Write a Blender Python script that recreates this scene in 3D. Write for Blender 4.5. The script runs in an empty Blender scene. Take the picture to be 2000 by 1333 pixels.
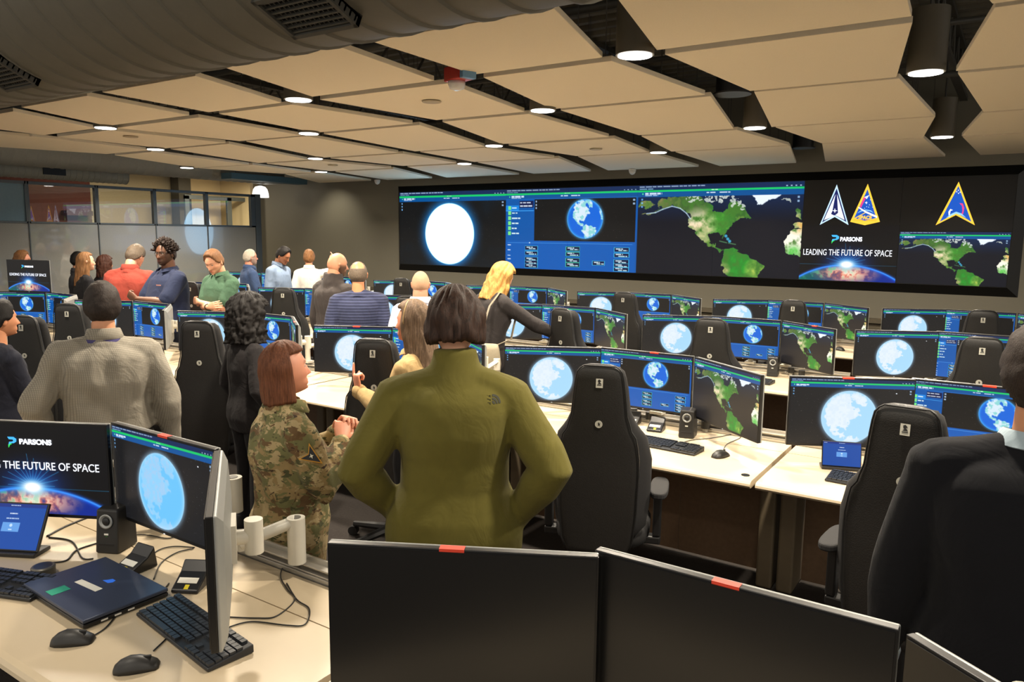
import bpy, bmesh, math, random
import numpy as np
from mathutils import Vector, Matrix, Quaternion
random.seed(7); R = math.radians; PI = math.pi
sc = bpy.context.scene
COL = sc.collection

# ------------------------------------------------------------------ camera
F_PX = 1480.0; EYE = 1.9; PITCH = 0.138823; ROLL = 0.0105; YAW = R(33.447)
CR, SR, CP, SP, CY, SY = math.cos(ROLL), math.sin(ROLL), math.cos(PITCH), math.sin(PITCH), math.cos(YAW), math.sin(YAW)
def _level(u, v, w):                       # camera axes (right, down, forward) to level axes
    a = u*CR + v*SR; b = -u*SR + v*CR
    return a, b*CP + w*SP, -b*SP + w*CP
def _world(u, v, w):
    a, y, z = _level(u, v, w)
    return Vector((-SY*z + CY*a, CY*z + SY*a, -y))
def sight(px, py):                         # direction of sight through a photo point
    return _world(px-1000.0, py-666.5, F_PX)
def on_z(px, py, z):
    r = sight(px, py); return Vector((0, 0, EYE)) + r*((z-EYE)/r.z)
def on_y(px, py, y):
    r = sight(px, py); return Vector((0, 0, EYE)) + r*(y/r.y)
def on_x(px, py, x):
    r = sight(px, py); return Vector((0, 0, EYE)) + r*(x/r.x)
def at_depth(px, py, d):
    r = sight(px, py); lz = _level(px-1000.0, py-666.5, F_PX)[2]
    return Vector((0, 0, EYE)) + r*(d/lz)
cd = bpy.data.cameras.new('camera'); cam = bpy.data.objects.new('camera', cd); COL.objects.link(cam)
cd.sensor_width = 36.0; cd.lens = F_PX/2000*36; cd.clip_start = 0.05; cd.clip_end = 200
ax, ay, az = _world(1, 0, 0), _world(0, -1, 0), _world(0, 0, -1)
cam.matrix_world = Matrix(((ax.x, ay.x, az.x, 0), (ax.y, ay.y, az.y, 0), (ax.z, ay.z, az.z, EYE), (0, 0, 0, 1)))
sc.camera = cam

# ------------------------------------------------------------------ world, light, exposure
w = bpy.data.worlds.new('world'); sc.world = w; w.use_nodes = True
w.node_tree.nodes['Background'].inputs[0].default_value = (1.0, 0.92, 0.80, 1)
w.node_tree.nodes['Background'].inputs[1].default_value = 0.62
sc.view_settings.view_transform = 'Standard'; sc.view_settings.look = 'None'
sc.view_settings.exposure = 0.48; sc.view_settings.gamma = 1.0; sc.view_settings.use_curve_mapping = False
sc.cycles.max_bounces = 6; sc.cycles.diffuse_bounces = 4; sc.cycles.glossy_bounces = 3
sc.cycles.transmission_bounces = 4; sc.cycles.caustics_reflective = False; sc.cycles.caustics_refractive = False
sc.cycles.sample_clamp_indirect = 4.0
LAMP_W = 50.0; LAMP_COL = (1.0, 0.88, 0.71)

# ------------------------------------------------------------------ materials
def lin(c):
    return tuple(((x/255)/12.92 if x <= 10 else (((x/255)+0.055)/1.055)**2.4) for x in c)
MATS = {}
def mat(name, rgb, rough=0.6, metal=0.0, var=0.06, scale=30.0, bump=0.0, bscale=200.0, spec=0.5, coat=0.0, linear=False):
    if name in MATS: return MATS[name]
    m = bpy.data.materials.new(name); m.use_nodes = True; MATS[name] = m
    nt = m.node_tree; b = nt.nodes['Principled BSDF']
    c = rgb if linear else lin(rgb)
    tc = nt.nodes.new('ShaderNodeTexCoord')
    n = nt.nodes.new('ShaderNodeTexNoise'); n.inputs['Scale'].default_value = scale; n.inputs['Detail'].default_value = 4
    nt.links.new(tc.outputs['Object'], n.inputs['Vector'])
    mr = nt.nodes.new('ShaderNodeMapRange'); mr.inputs['To Min'].default_value = 1-var*1.6; mr.inputs['To Max'].default_value = 1+var*1.6
    nt.links.new(n.outputs['Fac'], mr.inputs['Value'])
    mx = nt.nodes.new('ShaderNodeVectorMath'); mx.operation = 'SCALE'
    mx.inputs[0].default_value = c; nt.links.new(mr.outputs['Result'], mx.inputs['Scale'])
    nt.links.new(mx.outputs['Vector'], b.inputs['Base Color'])
    b.inputs['Roughness'].default_value = rough; b.inputs['Metallic'].default_value = metal
    b.inputs['Specular IOR Level'].default_value = spec
    if coat: b.inputs['Coat Weight'].default_value = coat; b.inputs['Coat Roughness'].default_value = 0.03; b.inputs['Coat IOR'].default_value = 1.6
    if bump:
        n2 = nt.nodes.new('ShaderNodeTexNoise'); n2.inputs['Scale'].default_value = bscale; n2.inputs['Detail'].default_value = 3
        nt.links.new(tc.outputs['Object'], n2.inputs['Vector'])
        bp = nt.nodes.new('ShaderNodeBump'); bp.inputs['Strength'].default_value = bump; bp.inputs['Distance'].default_value = 0.004
        nt.links.new(n2.outputs['Fac'], bp.inputs['Height']); nt.links.new(bp.outputs['Normal'], b.inputs['Normal'])
    return m
def glow(name, rgb, strength=1.0, sample=False):
    if name in MATS: return MATS[name]
    m = bpy.data.materials.new(name); m.use_nodes = True; MATS[name] = m
    b = m.node_tree.nodes['Principled BSDF']; c = lin(rgb)
    b.inputs['Base Color'].default_value = (0.01, 0.01, 0.01, 1)
    b.inputs['Emission Color'].default_value = (*c, 1); b.inputs['Emission Strength'].default_value = strength
    if not sample:
        try: m.cycles.emission_sampling = 'NONE'
        except Exception: pass
    return m

# ------------------------------------------------------------------ mesh helpers
class MB:
    def __init__(s): s.v = []; s.f = []; s.mi = []; s.cur = 0; s.M = Matrix.Identity(4)
    def add(s, vs, fs):
        o = len(s.v); s.v += [tuple(s.M @ Vector(p)) for p in vs]
        s.f += [tuple(i+o for i in f) for f in fs]; s.mi += [s.cur]*len(fs); return s
    def box(s, x0, x1, y0, y1, z0, z1):
        return s.add([(x0,y0,z0),(x1,y0,z0),(x1,y1,z0),(x0,y1,z0),(x0,y0,z1),(x1,y0,z1),(x1,y1,z1),(x0,y1,z1)],
                     [(0,3,2,1),(4,5,6,7),(0,1,5,4),(1,2,6,5),(2,3,7,6),(3,0,4,7)])
    def rings(s, rs, cap=True):
        n = len(rs[0]); vs = [p for r in rs for p in r]; fs = []
        for i in range(len(rs)-1):
            for j in range(n):
                k = (j+1) % n; fs.append((i*n+j, i*n+k, (i+1)*n+k, (i+1)*n+j))
        if cap: fs.append(tuple(range(n-1, -1, -1))); fs.append(tuple((len(rs)-1)*n+j for j in range(n)))
        return s.add(vs, fs)
    def tube(s, pts, rad, seg=10, cap=True, ratio=1.0, up=None):
        pts = [Vector(p) for p in pts]; n = len(pts)
        rad = [rad]*n if not hasattr(rad, '__len__') else list(rad)
        rs = []; prev = None
        for i, p in enumerate(pts):
            t = (pts[min(i+1, n-1)]-pts[max(i-1, 0)])
            t = t.normalized() if t.length > 1e-9 else Vector((0, 0, 1))
            if prev is None:
                a = Vector(up) if up is not None else (Vector((0, 0, 1)) if abs(t.z) < 0.9 else Vector((0, 1, 0)))
                u = (a - t*a.dot(t)).normalized()
            else: u = (prev - t*prev.dot(t)).normalized()
            prev = u; w_ = t.cross(u)
            rs.append([tuple(p + w_*(math.cos(2*PI*j/seg)*rad[i]) + u*(math.sin(2*PI*j/seg)*rad[i]*ratio)) for j in range(seg)])
        return s.rings(rs, cap)
    def cap_tube(s, pts, rad, seg=10, ratio=1.0, up=None):      # rounded ends
        pts = [Vector(p) for p in pts]; n = len(pts)
        rad = [rad]*n if not hasattr(rad, '__len__') else list(rad)
        a = (pts[0]-pts[1]).normalized(); b = (pts[-1]-pts[-2]).normalized()
        pp = [pts[0]+a*rad[0]*.95, pts[0]+a*rad[0]*.7] + pts + [pts[-1]+b*rad[-1]*.7, pts[-1]+b*rad[-1]*.95]
        rr = [rad[0]*.3, rad[0]*.72] + rad + [rad[-1]*.72, rad[-1]*.3]
        return s.tube(pp, rr, seg, True, ratio, up)
    def cyl(s, x, y, z0, z1, r, seg=24, r1=None):
        return s.rings([[(x+math.cos(2*PI*j/seg)*q, y+math.sin(2*PI*j/seg)*q, z) for j in range(seg)] for z, q in ((z0, r), (z1, r if r1 is None else r1))])
    def lathe(s, prof, x=0, y=0, seg=24):
        return s.rings([[(x+math.cos(2*PI*j/seg)*max(q, 1e-4), y+math.sin(2*PI*j/seg)*max(q, 1e-4), z) for j in range(seg)] for q, z in prof])
    def ball(s, c, r, seg=12, n=8):
        r = (r, r, r) if not hasattr(r, '__len__') else r; rs = []
        for i in range(n+1):
            t = -PI/2 + PI*i/n; q = max(math.cos(t), 0.02)
            rs.append([(c[0]+r[0]*q*math.cos(2*PI*j/seg), c[1]+r[1]*q*math.sin(2*PI*j/seg), c[2]+r[2]*math.sin(t)) for j in range(seg)])
        return s.rings(rs)
    def prism(s, poly, z0, z1):
        n = len(poly)
        return s.add([(x, y, z0) for x, y in poly]+[(x, y, z1) for x, y in poly],
                     [tuple(range(n-1, -1, -1)), tuple(range(n, 2*n))]+[(i, (i+1) % n, n+(i+1) % n, n+i) for i in range(n)])
    def mesh(s, name='m'):
        me = bpy.data.meshes.new(name); me.from_pydata(s.v, [], s.f)
        if any(s.mi): me.polygons.foreach_set('material_index', s.mi)
        return me
    def build(s, name, mats, parent=None, smooth=None, bevel=0.0, loc=None, rot=None, seg=2):
        me = s.mesh(name)
        bm = bmesh.new(); bm.from_mesh(me); bmesh.ops.recalc_face_normals(bm, faces=bm.faces); bm.to_mesh(me); bm.free()
        return link(name, me, mats, parent, smooth, bevel, loc, rot, seg)
def link(name, me, mats, parent=None, smooth=None, bevel=0.0, loc=None, rot=None, seg=2):
    o = bpy.data.objects.new(name, me); COL.objects.link(o)
    for m in (mats if isinstance(mats, (list, tuple)) else [mats]): me.materials.append(m)
    if smooth is not None:
        if smooth is True or smooth >= 180: me.polygons.foreach_set('use_smooth', [True]*len(me.polygons))
        elif smooth: me.shade_smooth() if False else None; me.polygons.foreach_set('use_smooth', [True]*len(me.polygons)); mark_sharp(me, smooth)
    if bevel:
        b = o.modifiers.new('bevel', 'BEVEL'); b.width = bevel; b.segments = seg; b.limit_method = 'ANGLE'; b.angle_limit = R(40)
    if parent: o.parent = parent
    if loc is not None: o.location = loc
    if rot is not None: o.rotation_euler = rot
    return o
def mark_sharp(me, ang):
    bm = bmesh.new(); bm.from_mesh(me); a = R(ang)
    for e in bm.edges:
        if len(e.link_faces) == 2 and e.calc_face_angle(0) > a: e.smooth = False
    bm.to_mesh(me); bm.free()
def tag(o, label=None, cat=None, group=None, kind=None):
    if label: o['label'] = label
    if cat: o['category'] = cat
    if group: o['group'] = group
    if kind: o['kind'] = kind
    return o
def thing(name, label, cat, loc=(0, 0, 0), rz=0.0, group=None):
    o = bpy.data.objects.new(name, None); COL.objects.link(o); o.location = loc; o.rotation_euler = (0, 0, rz)
    o.empty_display_size = 0.1
    return tag(o, label, cat, group)
def struct(o): o['kind'] = 'structure'; return o
def copy_tree(root, loc, rz, label=None, group=None):
    r = root.copy(); COL.objects.link(r); r.location = loc; r.rotation_euler = (0, 0, rz)
    if label: r['label'] = label
    if group: r['group'] = group
    def rec(a, b):
        for ch in list(a.children):
            c = ch.copy(); COL.objects.link(c); c.parent = b; rec(ch, c)
    rec(root, r); return r
def text(name, s, size, m, parent=None, mw=None, bold=0.0, sx=1.0, align='CENTER', ext=0.0004):
    cu = bpy.data.curves.new(name, 'FONT'); cu.body = s; cu.size = size; cu.align_x = align; cu.align_y = 'CENTER'
    cu.offset = bold; cu.extrude = ext; tmp = bpy.data.objects.new(name, cu); COL.objects.link(tmp)
    dg = bpy.context.evaluated_depsgraph_get(); dg.update(); me = bpy.data.meshes.new_from_object(tmp.evaluated_get(dg)); bpy.data.objects.remove(tmp)
    me.materials.clear(); me.materials.append(m)
    o = bpy.data.objects.new(name, me); COL.objects.link(o)
    if parent: o.parent = parent
    if mw is not None: o.matrix_basis = mw @ Matrix.Diagonal((sx, 1, 1, 1))
    return o
FACE = Matrix.Rotation(PI/2, 4, 'X')       # text plane turned upright, read from -Y
def upright(x, y, z): return Matrix.Translation((x, y, z)) @ FACE
# ------------------------------------------------------------------ room shell
WX = -13.98; WY = 11.0; PXP = -12.3; CZ = 4.1
m_carpet = mat('dark_carpet', (46, 40, 36), 0.95, var=0.35, scale=60, bump=0.5, bscale=500)
m_wall = mat('olive_grey_wall', (122, 118, 104), 0.55, var=0.03, scale=90, bump=0.1, bscale=300)
m_beige = mat('warm_beige_wall', (214, 196, 158), 0.7, var=0.03)
m_panel = mat('acoustic_panel_cloth', (244, 230, 204), 0.85, var=0.03, scale=120, bump=0.1, bscale=900)
m_deck = mat('dark_deck_paint', (112, 108, 98), 0.6, var=0.2, scale=8)
m_steel = mat('dark_painted_steel', (74, 72, 66), 0.5, var=0.1)
m_duct = mat('grey_painted_duct', (110, 106, 95), 0.6, var=0.05)
m_black = mat('black_frame', (20, 20, 21), 0.45, var=0.1)
m_brick = mat('red_painted_brick', (74, 30, 22), 0.8, var=0.2, scale=12, bump=0.5, bscale=30)
struct(MB().box(-30, 8, -7, 11.2, -0.1, 0).build('floor', m_carpet))
struct(MB().box(WX, 8, WY, WY+.2, 0, CZ).build('wall_back', m_wall))
struct(MB().box(WX, 6, WY-.018, WY, 0.0, 0.12).build('baseboard_back', m_black))
# low brown wainscot band along the back wall with a ledge
m_brown = mat('brown_panel', (72, 56, 42), 0.6, var=0.12, scale=14, bump=0.1)
struct(MB().box(-12.0, 3.0, WY-.10, WY, 0.80, 0.86).box(-12.0, 3.0, WY-.05, WY, 0.12, 0.80).build('trim_1', mat('ledge_paint', (92, 84, 68), 0.6)))
struct(MB().box(WX-.1, WX, WY-.12, WY+.2, 0, CZ).build('trim_2', m_beige))
# corrugated deck as the ceiling
mb = MB(); pr = []; n = 0; y = 0.5
ys = []
while y < 11.0:
    ys += [(y, CZ), (y+.09, CZ), (y+.12, CZ-.06), (y+.20, CZ-.06), (y+.23, CZ)]; y += .24
vs = []; fs = []
for (yy, zz) in ys: vs += [(-18.5, yy, zz), (4, yy, zz)]
for i in range(len(ys)-1): fs.append((2*i, 2*i+1, 2*i+3, 2*i+2))
mb.add(vs, fs).box(-18.7, 4, 0.4, 13.5, CZ+.06, CZ+.16)
struct(mb.build('ceiling', m_deck))
# open-web steel joists under the deck
for k, xx in enumerate([-12.6, -10.9, -9.2, -7.5, -5.8, -4.1, -2.4, -0.7, 1.0]):
    j = MB().box(xx-.04, xx+.04, .6, 11, CZ-.12, CZ-.07).box(xx-.04, xx+.04, .6, 11, CZ-.52, CZ-.47)
    yy = .7; s_ = 0
    while yy < 10.8:
        a, b = (CZ-.5, CZ-.1) if s_ % 2 == 0 else (CZ-.1, CZ-.5)
        j.tube([(xx, yy, a), (xx, yy+.3, b)], .014, 6); yy += .3; s_ += 1
    tag(j.build('roof_joist', m_steel), 'dark steel roof joist %s' % (['near the glazed partition', 'over the far left panels', 'left of the hanging red alarm strobe by three bays', 'two bays left of the red alarm strobe', 'one bay left of the red alarm strobe', 'just right of the red alarm strobe', 'above the tall lamp at top centre', 'above the tall lamp at top right', 'beyond the right edge lamps'][k]), 'joist', 'open-web joists above the panels')
for k, (yy, zz, rr) in enumerate([(4.75, 3.42, .03), (6.5, 3.45, .022), (8.2, 3.4, .03)]):
    tag(MB().tube([(-11.5, yy, zz), (2, yy, zz)], rr, 10).build('ceiling_pipe', m_steel, smooth=True),
        ['dark pipe above the nearest row of ceiling panels', 'thin dark conduit above the middle ceiling panels', 'dark pipe above the far ceiling panels'][k], 'pipe', 'pipes above the ceiling panels')

# ceiling panels, traced corner by corner on the 2.9 m plane (left-far, right-far ... order irrelevant)
PZ = 2.9
PAN = {
 ('column five', 'a'): [(1605,281),(1805,271),(1846,306),(1612,316)], ('column five', 'b'): [(1514,249),(1827,229),(1803,269),(1604,280)],
 ('column five', 'c'): [(1474,181),(1756,153),(1826,227),(1506,248)], ('column five', 'd'): [(1299,107),(1782,44),(1752,152),(1463,177)],
 ('column five', 'e'): [(1196,-8),(1752,-90),(1780,31),(1284,99)],
 ('column four', 'a'): [(1321,298),(1541,285),(1556,319),(1407,325)], ('column four', 'b'): [(1257,268),(1437,253),(1539,283),(1314,297)],
 ('column four', 'c'): [(1099,217),(1385,187),(1434,252),(1246,264)], ('column four', 'd'): [(945,152),(1194,119),(1376,184.5),(1080,214)],
 ('column four', 'e'): [(728,82),(1080,16),(1176,112),(927,146)],
 ('column three', 'a'): [(1132,307),(1267,298),(1361,325),(1192,334)], ('column three', 'b'): [(996,285),(1198,270),(1262,296),(1130,306)],
 ('column three', 'c'): [(867,239),(1030,222),(1188,267),(982,282)], ('column three', 'd'): [(625,195),(875,163),(1019,217),(858,236)],
 ('column three', 'e'): [(433,131),(667,93),(849,158),(609,189)],
 ('column two', 'a'): [(934.5,318),(1090,309),(1151.7,334.5),(1045,340)], ('column two', 'b'): [(826,298),(940,288),(1080,307.5),(929,317)],
 ('column two', 'c'): [(638.5,262.7),(813.7,243.4),(936,284.5),(822.5,297.7)], ('column two', 'd'): [(430.5,223),(567,204),(799.5,240.4),(624,260.5)],
 ('column two', 'e'): [(203,181),(378,148),(546.6,200.5),(411,220)],
 ('column one', 'a'): [(798,326.5),(894,320.5),(1009,340.5),(880,348)], ('column one', 'b'): [(648,310),(784.5,300),(886.5,318),(792,325)],
 ('column one', 'c'): [(486,277.6),(592.5,265.6),(772.5,297.5),(636,309)], ('column one', 'd'): [(229.5,250.5),(385,229.5),(579,263.5),(477,277)],
 ('column one', 'e'): [(44,210),(168,187),(363,224.5),(217,247)],
 ('column zero', 'a'): [(655.5,336),(768,330),(850.5,349),(768,353)], ('column zero', 'b'): [(522,320),(615,313.6),(759,327.5),(651,335)],
 ('column zero', 'c'): [(331.5,291.5),(448.5,281.5),(600,312),(507,319)], ('column zero', 'd'): [(117,268),(210,254),(434,278.5),(329,291)],
 ('column zero', 'e'): [(-90,241),(12,216),(182,250.5),(90,265)],
 ('column last', 'a'): [(564,341.5),(615,337),(744,355),(642,359)], ('column last', 'b'): [(390,329),(492,322),(606,337),(555,340)],
 ('column last', 'c'): [(228,304),(291,297),(479.5,321),(390,329)], ('column last', 'd'): [(-90,281),(86,269),(284,292.5),(217,302)],
 ('column last', 'e'): [(-240,268),(-110,252),(66.5,268),(-60,281)],
 ('column six', 'a'): None, ('column six', 'b'): None, ('column six', 'c'): None, ('column six', 'd'): None, ('column six', 'e'): None}
C6 = {'a': [(1880,268),(1914.5,303)], 'b': [(1919,221),(1878,266)], 'c': [(1870.6,144),(1920.5,218.6)], 'd': [(1943,15),(1867,139)], 'e': [(1870,-70),(1938,7.5)]}
cname = {'column six': 'rightmost column', 'column five': 'second column from the right', 'column four': 'third column from the right', 'column three': 'fourth column from the right', 'column two': 'fifth column from the right', 'column one': 'sixth column from the right', 'column zero': 'seventh column from the right', 'column last': 'leftmost column'}
rname = {'a': 'row nearest the video wall', 'b': 'second row from the video wall', 'c': 'third row from the video wall', 'd': 'fourth row from the video wall', 'e': 'row nearest the camera'}
for (c_, r_), q in PAN.items():
    if q is None:
        a, b = [on_z(*p, PZ) for p in C6[r_]]; P4 = [a, a+Vector((1.35, 0, 0)), b+Vector((1.35, 0, 0)), b]
    else: P4 = [on_z(*p, PZ) for p in q]
    yt = (P4[0].y+P4[1].y)/2; yb = (P4[2].y+P4[3].y)/2
    poly = [(P4[0].x, yt), (P4[1].x, yt), (P4[2].x, min(yb, 10.78)), (P4[3].x, min(yb, 10.78))]
    o = MB().prism(poly, PZ, PZ+.032).build('ceiling_panel', m_panel, bevel=.003)
    tag(o, 'beige hanging ceiling panel, %s, %s' % (cname[c_], rname[r_]), 'ceiling panel', 'hanging acoustic ceiling panels')
    cx, cy = sum(p[0] for p in poly)/4, sum(p[1] for p in poly)/4
    wr = MB()
    for (px_, py_) in poly:
        wr.tube([(px_*.75+cx*.25, py_*.75+cy*.25, PZ+.045), (px_*.75+cx*.25, py_*.75+cy*.25, CZ-.05)], .003, 5)
    w_ = wr.build('hanger_wire', m_steel, o)

# can lights
m_can = mat('grey_can_paint', (98, 92, 78), 0.5, var=0.04)
m_lamp = glow('lamp_face', (255, 250, 244), 6.0)
def can_light(x, y, label, z=PZ-.02, r=.105, h=.36, k=1.0):
    t = thing('can_light', label, 'ceiling light', (x, y, z), 0, 'round can lights between the ceiling panels')
    MB().lathe([(r, 0), (r, h), (r*.5, h+.003), (r*.5, h+.01)], seg=32).build('housing', m_can, t, smooth=40)
    MB().lathe([(r*.88, -.001), (r*.88, -.006), (r*.02, -.006)], seg=32).build('lens', m_lamp, t)
    MB().tube([(0, 0, h), (0, 0, CZ-z)], .008, 8).lathe([(.06, CZ-z-.02), (.06, CZ-z)], seg=16).build('stem', m_steel, t, smooth=40)
    l = bpy.data.lights.new('can_lamp', 'AREA'); l.shape = 'DISK'; l.size = .16; l.energy = LAMP_W*k; l.color = LAMP_COL; l.spread = R(150)
    lo = bpy.data.objects.new('lamp_glow', l); COL.objects.link(lo); lo.parent = t; lo.location = (0, 0, -.02)
    return t
CANS = [(1240,108,'top centre, hanging left of the nearest wide panel'), (1808,142,'large near one at the top right corner gap'), (1060,216,'directly above the white globe on the wall screen'),
        (1474,250,'tall one between panels above the wide map screen'), (1840,268,'in the right gap just above the single triangular emblem'), (583,195,'left of the red alarm strobe'),
        (206,250,'far left, beside the big grey duct'), (965,285,'just above the left end of the video wall'), (603,261,'centre left, second behind the strobe'),
        (1286,298,'small one above the middle of the video wall'), (304,292,'left side, third from the left edge'), (616,310,'above the bald man, third back'),
        (907,320,'small one close to the wall screen corner'), (365,328,'at the edge of the panels above the partition'), (627,336,'farthest small one above the beige light patch')]
for px_, py_, s_ in CANS:
    p = on_z(px_, py_, PZ-.02); can_light(p.x, p.y, 'round white can light ' + s_)
for k, (x, y) in enumerate([(-3.25, 2.75), (-5.95, 2.75), (0.75, 4.0), (-.45, 2.75)]):
    t = can_light(x, y, 'round can light above the frame over the near desks', h=.3); t['group'] = 'can lights above the near desks'
for (x, y) in ((-2.3, .45), (.2, .45), (-4.9, .45), (-.9, -1.3)):
    t = can_light(x, y, 'round can light hanging over the nearest desks above the view', h=.3, k=.15); t['group'] = 'can lights over the nearest desks'
m_spk = mat('dark_speaker_grille', (44, 42, 40), 0.5)
for k, (px_, py_) in enumerate([(1430, 182), (1568, 288)]):
    p = on_z(px_, py_, PZ+.07)
    t = thing('ceiling_speaker', ['larger dark round ceiling speaker left of the tall lamp', 'small dark round ceiling speaker near the video wall'][k], 'ceiling speaker', p, 0, 'dark ceiling speakers')
    MB().lathe([(.12, 0), (.12, .22), (.05, .24)], seg=28).build('housing', m_black, t, smooth=40)
    MB().lathe([(.14, -.012), (.14, 0), (.1, .002)], seg=28).build('grille', m_spk, t, smooth=40)
    MB().tube([(0, 0, .22), (0, 0, CZ-p.z)], .006, 6).build('stem', m_steel, t)
for k, (px_, py_) in enumerate([(843,197),(1164,290.5),(255,266),(650,322)]):
    p = on_z(px_, py_, PZ)
    tag(MB().lathe([(.075, -.006), (.07, -.012), (.001, -.012)], x=0, y=0, seg=24).build('sprinkler_cover', mat('cover_plate', (176, 160, 128), 0.6), loc=p, smooth=40),
        'small round cover plate on the ceiling panel ' + ['below the red alarm strobe', 'above the middle of the video wall', 'at the left by the duct', 'above the bald man'][k], 'cover plate', 'round cover plates on ceiling panels')
m_white = mat('white_plastic', (225, 222, 214), 0.4, var=0.02)
for k, (px_, py_) in enumerate([(1235,337),(737,357)]):
    p = on_y(px_, py_, 10.6)
    t = thing('dome_sensor', ['white dome sensor above the right part of the video wall', 'white dome sensor left of the video wall corner'][k], 'sensor', p, 0, 'white dome sensors')
    MB().lathe([(.055, .02), (.055, .05), (.02, .06)], seg=20).build('base', m_white, t, smooth=40)
    MB().lathe([(.004, -.035), (.03, -.025), (.047, 0), (.05, .02)], seg=20).build('dome', m_white, t, smooth=True)
    MB().tube([(0, 0, .05), (0, 0, CZ-p.z)], .006, 6).build('stem', m_steel, t)
# alarm strobe
p = on_z(897, 158, 2.86)
t = thing('alarm_strobe', 'red alarm strobe with clear lens hanging in a ceiling gap', 'alarm strobe', p, R(-20))
MB().box(-.10, .08, -.055, .055, 0, .09).build('body', mat('alarm_red', (176, 44, 34), 0.4), t, bevel=.008)
MB().box(.081, .12, -.05, .05, .0, .085).build('side_plate', mat('alarm_blue', (96, 142, 186), 0.4), t, bevel=.004)
MB().lathe([(.015, -.055), (.045, -.045), (.055, -.02), (.055, 0)], x=-.03, seg=20).build('lens', mat('clear_lens', (225, 225, 225), 0.12, spec=0.9), t, smooth=True)
MB().tube([(0, 0, .09), (0, 0, CZ-2.86)], .012, 8).build('stem', m_steel, t)

# ducts
def duct_x(name, label, yc, zc, r, x0, x1, pitch=.11):
    rs = []; x = x0; i = 0; seg = 56
    while x <= x1:
        for dx, rr in ((0, r), (pitch*.86, r), (pitch*.90, r+.008), (pitch*.96, r+.008)):
            rs.append([(x+dx, yc+math.cos(2*PI*j/seg)*rr, zc+math.sin(2*PI*j/seg)*rr) for j in range(seg)])
        x += pitch
    return rs
DY, DR = 1.75, .46
phi = math.radians(18.25); DZ = EYE + (DY*math.sin(phi)+DR)/math.cos(phi)
t = thing('air_duct', 'big grey round spiral air duct crossing the top left', 'air duct', (0, DY, DZ))
mbd = MB().rings([[(x, y-DY, z-DZ) for x, y, z in r_] for r_ in duct_x('', '', DY, DZ, DR, -9.0, 1.2, .16)])
mbd.build('duct_shell', m_duct, t, smooth=50)
for (px_, py_, wd, lab) in ((600, 14, .27, 0), (8, 140, .27, 0)):
    r_ = sight(px_, py_); # meet the duct cylinder
    oy, oz = 0-DY, EYE-DZ; A = r_.y**2+r_.z**2; B = 2*(oy*r_.y+oz*r_.z); Cc = oy*oy+oz*oz-(DR+.004)**2
    s_ = (-B-math.sqrt(max(B*B-4*A*Cc, 0)))/(2*A); hit = Vector((0, 0, EYE))+r_*s_
    ang = math.atan2(hit.z-DZ, hit.y-DY)
    g = MB(); g.M = Matrix.Translation((hit.x, 0, 0)) @ Matrix.Rotation(ang, 4, 'X')
    y0 = DR-.002; y1 = DR+.03; hw, hh = wd/2, .085
    g.box(-hw, hw, y0, y1, hh-.014, hh).box(-hw, hw, y0, y1, -hh, -hh+.014).box(-hw, -hw+.014, y0, y1, -hh, hh).box(hw-.014, hw, y0, y1, -hh, hh)
    for i in range(1, 8): g.box(-hw, hw, y0, y1-.006, -hh+i*hh/4-.003, -hh+i*hh/4+.003)
    for i in range(1, 14): g.box(-hw+i*wd/14-.002, -hw+i*wd/14+.002, y0, y1-.012, -hh, hh)
    go = g.build('vent_grille', m_steel, t)
    k = MB(); k.M = g.M; k.box(-hw, hw, DR-.03, DR+.006, -hh, hh); k.build('vent_opening', m_black, t)
for x in (-3.6, -6.4):
    MB().tube([(x, -.03, DR-.02), (x, 0, CZ-DZ)], .012, 6).build('hanger', m_steel, t)
# second duct running towards the wall at left
DX2 = -12.75
m_duct2 = mat('grey_duct_lightened', (158, 156, 146), 0.6, var=0.05)  # duct grey lightened: light the can lamps don't bring here is put into the colour
t2 = thing('air_duct', 'grey round duct beyond the panels over the partition', 'air duct', (DX2, 4, 3.12))
rs = []; y = -2.0; r2 = .25
while y < 6.1:
    for dy, rr in ((0, r2), (.13, r2), (.14, r2+.007), (.155, r2+.007)):
        rs.append([(math.cos(2*PI*j/40)*rr, y+dy-0, math.sin(2*PI*j/40)*rr) for j in range(40)])
    y += .16
MB().rings(rs).build('duct_shell', m_duct2, t2, smooth=50)
for y_ in (0.5, 3.0, 5.5): MB().tube([(0, y_, .2), (0, y_, CZ-3.12)], .01, 6).build('hanger', m_steel, t2)
MB().box(-.26, .26, 6.1, 6.5, -.24, .24).build('end_box', m_duct2, t2, bevel=.01)
t3 = thing('air_duct', 'small grey branch duct with a grille above the partition', 'air duct', (-13.4, 6.3, 2.86))
rs = []; y = -.9
while y < 1.4:
    for dy, rr in ((0, .13), (.08, .13), (.085, .136), (.095, .136)):
        rs.append([(math.cos(2*PI*j/28)*rr, y+dy, math.sin(2*PI*j/28)*rr) for j in range(28)])
    y += .1
MB().rings(rs).build('duct_shell', m_duct2, t3, smooth=50)
for y_ in (-.5, 1.0): MB().tube([(0, y_, .1), (0, y_, .44)], .01, 6).build('hanger', m_steel, t3)
MB().box(.125, .15, -.05, .3, -.06, .06).build('vent_grille', m_black, t3)
# coloured cable tray box near the corner
p = on_x(520, 343, -12.6)
tag(MB().box(-.05, .25, -.9, .9, -.05, .06).tube([(.1, -.7, .05), (.1, -.7, CZ-2.93)], .006, 6).tube([(.1, .7, .05), (.1, .7, CZ-2.93)], .006, 6).build('junction_box', mat('blue_box', (78, 112, 128), 0.6), loc=(-12.42, 9.9, 2.93)), 'long blue junction box hanging above the white pendant lamp', 'junction box')

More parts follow.
